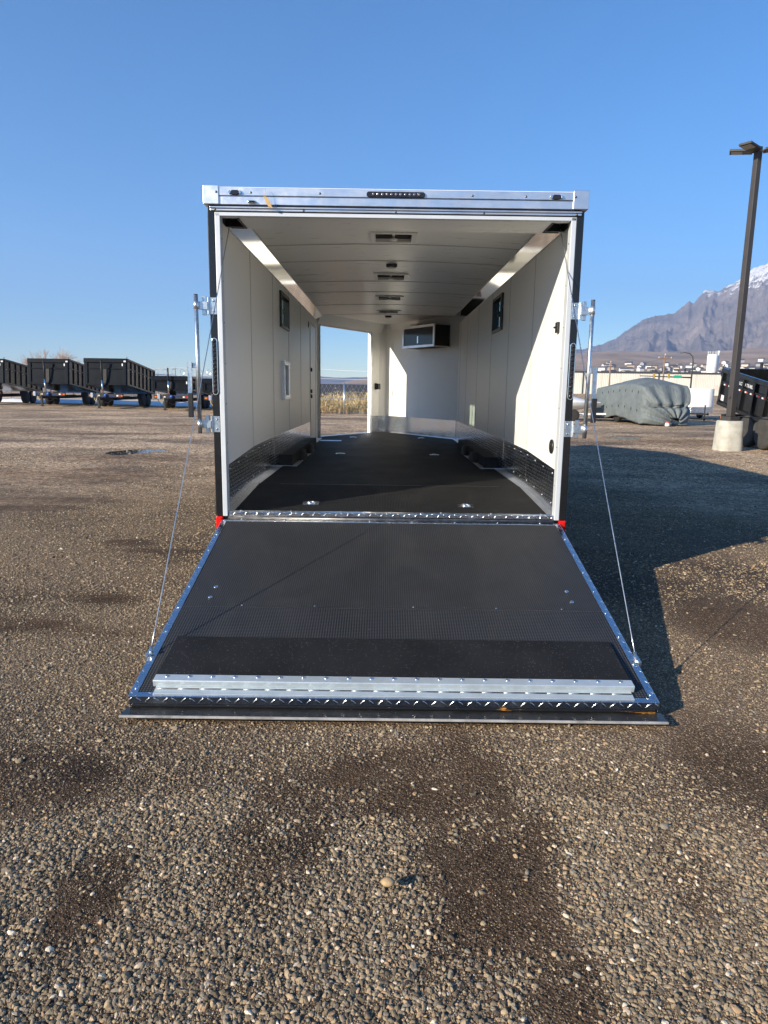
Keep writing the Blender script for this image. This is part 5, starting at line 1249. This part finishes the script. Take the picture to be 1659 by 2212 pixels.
def hill_point(xd, r):
    a = az_of(xd); return CAM.x + r * math.sin(a), CAM.y + r * math.cos(a), float(foot_h(np.array(a), np.array(r)))
ORD = ('first', 'second', 'third', 'fourth', 'fifth', 'sixth', 'seventh', 'eighth', 'ninth', 'tenth', 'eleventh', 'twelfth', 'thirteenth', 'fourteenth', 'fifteenth', 'sixteenth')
def place_words(xd):
    for lim, w in ((1296, 'left of the plain wooden pole'), (1408, 'between the two wooden poles'), (1467, 'between cross-armed pole and lamp mast'), (1507, 'between lamp mast and silo'), (1602, 'between silo and light pole')):
        if xd < lim: return w
    return 'right of the light pole'
seen = {}
def nth(*key): seen[key] = seen.get(key, -1) + 1; return ORD[seen[key]]
hs = random.Random(21)
rows = ((1000, 1150, 15), (1220, 1400, 20), (1450, 1620, 22), (1680, 1850, 19), (1950, 2150, 12))
WN = ('white', 'cream', 'tan', 'grey'); tiers = ('lowest', 'second', 'middle', 'fourth', 'topmost')
for ti, (r0, r1, n) in enumerate(rows):
    xs = sorted(1275 + (1700 - 1275) * (k + hs.uniform(0.1, 0.9)) / n for k in range(n))
    for k, xd in enumerate(xs):
        r = hs.uniform(r0, r1); x, y, z = hill_point(xd, r); wi = hs.choice((0, 0, 0, 1, 2, 3)); w = hs.uniform(11, 19)
        house(x, y, z, w, hs.uniform(9, 12), hs.uniform(4.5, 7), hs.uniform(2.2, 3.4), M['stucco'][wi], hs.choice(M['roofs']), hs.uniform(-0.9, 0.9),
              f'{WN[wi]} house, {nth(ti, place_words(xd))} from left in {tiers[ti]} hillside row, {place_words(xd)}', 'house', 'houses on the hillside')

# ------------------------------------------------------------------ trees
def bare_tree(x, y, z, h, seed, label, group, spread=0.55, levels=5, cat='tree', name='bare_tree', trunk=0.05, first=0.3, mat='twig'):
    r = random.Random(seed); root = empty(name, (x, y, z)); tag(root, label, cat, group)
    tr, cr = MB(), MB()
    def grow(p, d, ln, rad, lev):
        q = p + d * ln; m = tr if lev < 2 else cr
        m.tube(p, q, rad, rad * 0.65, n=5 if lev < 2 else 3, cap=False)
        if lev >= levels: return
        for k in range(r.choice((2, 3, 3)) if lev else 5):
            a = r.uniform(0, 2 * PI); t = r.uniform(0.25, 1.0) * spread; o = d.orthogonal().normalized(); o = o * math.cos(a) + d.cross(o) * math.sin(a)
            nd = (d + o * t + Vector((0, 0, 0.12))).normalized(); grow(p + d * ln * r.uniform(0.6, 1.0), nd, ln * r.uniform(0.6, 0.85), rad * 0.6, lev + 1)
    grow(Vector((0, 0, -0.1)), Vector((r.uniform(-0.1, 0.1), 0, 1)).normalized(), h * first, h * trunk * 0.5, 0)
    tr.build('trunk', M['bark'], root); cr.build('crown', M[mat], root)
for k, (xd, d, h, lb) in enumerate(((95, 72, 4.4, 'bare brown tree behind the gap left of the second dump trailer'), (128, 74, 5.0, 'bare brown tree rising directly over the second dump trailer'), (150, 78, 5.3, 'bare brown tree over the right end of the second dump trailer'), (176, 70, 4.0, 'wide bare tree between the second and third dump trailers'), (195, 76, 4.2, 'bare tree over the left end of the third dump trailer'))):
    x, y = polar(az_of(xd), d); bare_tree(x, y, 0, h, 40 + k, lb, 'bare trees behind the dump trailers', 0.6, 6)
for k, (xd, d, h, lb) in enumerate(((1532, 125, 4.2, 'bare shrub against the warehouse beside the glossy black dump trailer'), (1350, 150, 3.0, 'bare shrub against the warehouse left of the utility pole'), (1505, 140, 2.8, 'small bare shrub right of the street lamp mast'))):
    x, y = polar(az_of(xd), d); bare_tree(x, y, 0, h, 60 + k, lb, 'bare shrubs by the warehouse', 0.9, 5, 'shrub', 'bare_shrub', 0.03, 0.22)
def conifer(x, y, z, h, seed, label):
    r = random.Random(seed); root = empty('conifer', (x, y, z)); tag(root, label, 'tree', 'evergreens among the hillside houses'); c = MB()
    for k in range(90):
        t = r.random() ** 0.8; rad = h * 0.26 * (1 - t) + 0.2; a = r.uniform(0, 2 * PI); q = rad * r.uniform(0.4, 1.0)
        p = Vector((q * math.cos(a), q * math.sin(a), h * (0.12 + 0.86 * t))); s = h * 0.09
        i = c.pts([p + Vector((r.uniform(-s, s), r.uniform(-s, s), r.uniform(-s, s))) for _ in range(3)]); c.face(i, i + 1, i + 2)
    c.build('crown', M['conifer'], root); MB().tube((0, 0, -0.5), (0, 0, h * 0.9), h * 0.02, 0.05, n=5).build('trunk', M['bark'], root)
cs = random.Random(8); xs = sorted([cs.uniform(1380, 1435) for _ in range(16)] + [cs.uniform(1435, 1500) for _ in range(10)] + [cs.uniform(1520, 1640) for _ in range(8)])
for k, xd in enumerate(xs):
    r = cs.uniform(1020, 1300); x, y, z = hill_point(xd, r); conifer(x, y, z, cs.uniform(8, 15), k, f'{nth("tree", place_words(xd))} dark evergreen from the left on the hillside {place_words(xd)}')

# ------------------------------------------------------------------ warehouse, poles, silo
def warehouse():
    root = empty('warehouse', (0, 165, 0), (0, 0, 0)); tag(root, 'long cream ribbed-metal warehouse with a dark flat roof edge', 'warehouse')
    x0, n, w, h = 30.0, 22, 4.6, 5.1
    for k in range(n): MB().box(x0 + k * w, x0 + (k + 1) * w - 0.05, -0.12, 0.0, -0.2, h).build('wall_panel', M['sheet'], root)
    MB().box(x0, x0 + n * w, 0.001, 40, -0.2, h - 0.05).build('hall', M['stucco'][1], root)
    MB().box(x0 - 0.3, x0 + n * w + 0.3, -0.35, 40.3, h + 0.001, h + 0.35).build('roof_edge', M['fascia'], root)
    for k in range(0, n, 4): MB().box(x0 + k * w - 0.12, x0 + k * w + 0.12, -0.3, -0.121, -0.2, h).build('downpipe', M['fascia'], root)
warehouse()
def utility_pole(xd, d, h, label, group, arm=2.0, wires=True):
    x, y = polar(az_of(xd), d); root = empty('utility_pole', (x, y, 0)); tag(root, label, 'utility pole', group)
    MB().tube((0, 0, -0.3), (0, 0, h), 0.17, 0.13, n=10).build('shaft', M['wood'], root, True)
    if arm: MB().box(-arm / 2, arm / 2, -0.2, -0.08, h - 0.75, h - 0.6).build('cross_arm', M['wood'], root)
    ins = MB(); ins.tube((0, -0.1, h - 0.05), (0, -0.1, h + 0.25), 0.05, n=6); ins.build('insulator', M['silo'], root)
    if arm:
        for s in (-1, 1): MB().tube((s * arm * 0.42, -0.14, h - 0.6), (s * arm * 0.42, -0.14, h - 0.35), 0.05, n=6).build('insulator', M['silo'], root)
    return Vector((x, y, h))
utility_pole(1407.8, 150, 8.05, 'wooden utility pole with a cross arm above the tarpaulin', 'utility poles', 2.9)
utility_pole(1296, 150, 6.6, 'plain wooden pole left of the tarpaulin, beside the bar lock', 'utility poles', 0)
A = [utility_pole(391, 350, 8.2, 'distant utility pole above the low-sided dump trailer', 'utility poles', 2.6), utility_pole(417, 350, 7.4, 'distant utility pole right of the low-sided dump trailer', 'utility poles', 2.6)]
def wire(name, pts, r, sag, label, group, mt='silo'):
    m = MB(); P = []
    for a, b in zip(pts, pts[1:]):
        a, b = Vector(a), Vector(b); P += [a.lerp(b, k / 14) + Vector((0, 0, -sag * 4 * (k / 14) * (1 - k / 14))) for k in range(14)]
    m.path(P + [Vector(pts[-1])], r, 5); tag(m.build(name, M[mt], None, True), label, 'power line', group)
def at(xd, d, z): x, y = polar(az_of(xd), d); return (x, y, z)
wire('power_line', [at(100, 350, 6.6), tuple(A[0]), at(690, 350, 8.7), at(1000, 350, 9.2)], 0.11, 1.2, 'upper pale power line crossing the sky behind the trailers', 'power lines')
wire('power_line', [at(300, 350, 3.6), at(417, 350, 4.2), at(690, 350, 4.1), at(1000, 350, 4.4)], 0.08, 0.5, 'lower pale power line close above the horizon behind the trailers', 'power lines')
wire('power_line', [at(1180, 150, 5.2), at(1407.8, 150, 7.4)], 0.018, 0.9, 'thin wire slanting up to the wooden pole across the warehouse', 'power lines', 'fascia')
wire('power_line', [at(1407.8, 150, 7.4), at(1760, 150, 5.4)], 0.018, 1.4, 'thin wire falling from the wooden pole to the right', 'power lines', 'fascia')
def street_lamp():
    x, y = polar(az_of(1467), 140); root = empty('street_lamp', (x, y, 0)); tag(root, 'grey street lamp mast with a curved arm and a traffic signal boom', 'street lamp')
    pts = [(0, 0, 0), (0, 0, 6.5), (-0.15, 0, 7.3), (-0.7, 0, 7.85), (-1.6, 0, 8.0), (-2.6, 0, 7.9)]
    MB().path([Vector(p) for p in pts], [0.16, 0.13, 0.11, 0.1, 0.09, 0.08], 8).build('mast', M['fascia'], root, True)
    MB().box(-3.4, -2.55, -0.2, 0.2, 7.80, 7.95).build('lamp_head', M['galv'], root, bevel=0.05)
    MB().tube((0, 0, 3.55), (-9.5, 0, 3.75), 0.13, 0.08, n=8).build('boom', M['fascia'], root, True)
    MB().box(-3.3, -1.9, -0.2, -0.14, 3.42, 3.92).build('street_sign', M['green'], root)
    for xx in (-4.3, -7.0): MB().box(xx - 0.17, xx + 0.17, -0.4, -0.14, 3.35, 4.25).build('signal_head', M['signal'], root, bevel=0.04)
street_lamp()
def silo():
    x, y = polar(az_of(1507), 260); root = empty('silo', (x, y, 0)); tag(root, 'tall white cylindrical silo rising behind the warehouse', 'silo')
    s = MB(); s.lathe([(1.65, 0), (1.65, 12.6), (1.5, 12.9), (0.2, 13.1)], (0, 0, 0), n=28); s.build('tank', M['silo'], root, True)
    for k in range(10):
        a = 2 * PI * k / 10; MB().tube((1.55 * math.cos(a), 1.55 * math.sin(a), 12.8), (1.55 * math.cos(a), 1.55 * math.sin(a), 14.0), 0.05, n=5).build('rail_post', M['galv'], root)
    MB().box(1.66, 2.1, -0.3, 0.3, 0, 14.2).build('ladder_cage', M['silo'], root)
silo()
# old ploughed snow behind the dump trailers, and a scrap of it on the right
def snow_bank(x0, y0, x1, y1, h, w, seed, label):
    m = MB(); n = 60; a, b = Vector((x0, y0, 0)), Vector((x1, y1, 0)); d = (b - a).normalized(); p = Vector((-d.y, d.x, 0)); rows = []
    for k in range(n + 1):
        t = k / n; q = a.lerp(b, t); f = 0.35 + 1.1 * float(fbm(np.array(t * 14.0), np.array(0.3), 4, seed)); f *= min(1, 8 * t, 8 * (1 - t)) + 0.05
        rows.append(m.pts([q + p * (w * u * (0.7 + 0.3 * f)) + Vector((0, 0, -0.06 + h * f * max(0, 1 - u * u))) for u in (-1, -0.7, -0.35, 0, 0.3, 0.65, 1)]))
    for r, s in zip(rows, rows[1:]):
        for q in range(6): m.face(r + q, s + q, s + q + 1, r + q + 1)
    tag(m.build('snow_bank', M['snow'], None, True), label, 'snow')
snow_bank(-36, 45.5, -7.5, 40.5, 0.26, 0.9, 5, 'long low bank of old snow behind the dump trailers')
snow_bank(13.6, 16.3, 11.0, 17.3, 0.10, 0.3, 9, 'thin streak of old snow beside the glossy black dump trailer')

# ------------------------------------------------------------------ haze
hz = MB(); hz.box(-9200, 9200, -9200, 9200, -40, 1310)
ho = hz.build('haze', [])
t = NT('haze_air'); ho.data.materials.clear(); ho.data.materials.append(t.mat)
pv = t.n.new('ShaderNodeVolumePrincipled'); pv.inputs['Density'].default_value = 1.15e-4; pv.inputs['Color'].default_value = (0.42, 0.60, 0.96, 1); pv.inputs['Anisotropy'].default_value = 0.15
t.L(pv.outputs[0], t.out.inputs['Volume']); tag(ho, 'pale blue haze filling the air over the valley', 'haze', kind='stuff')
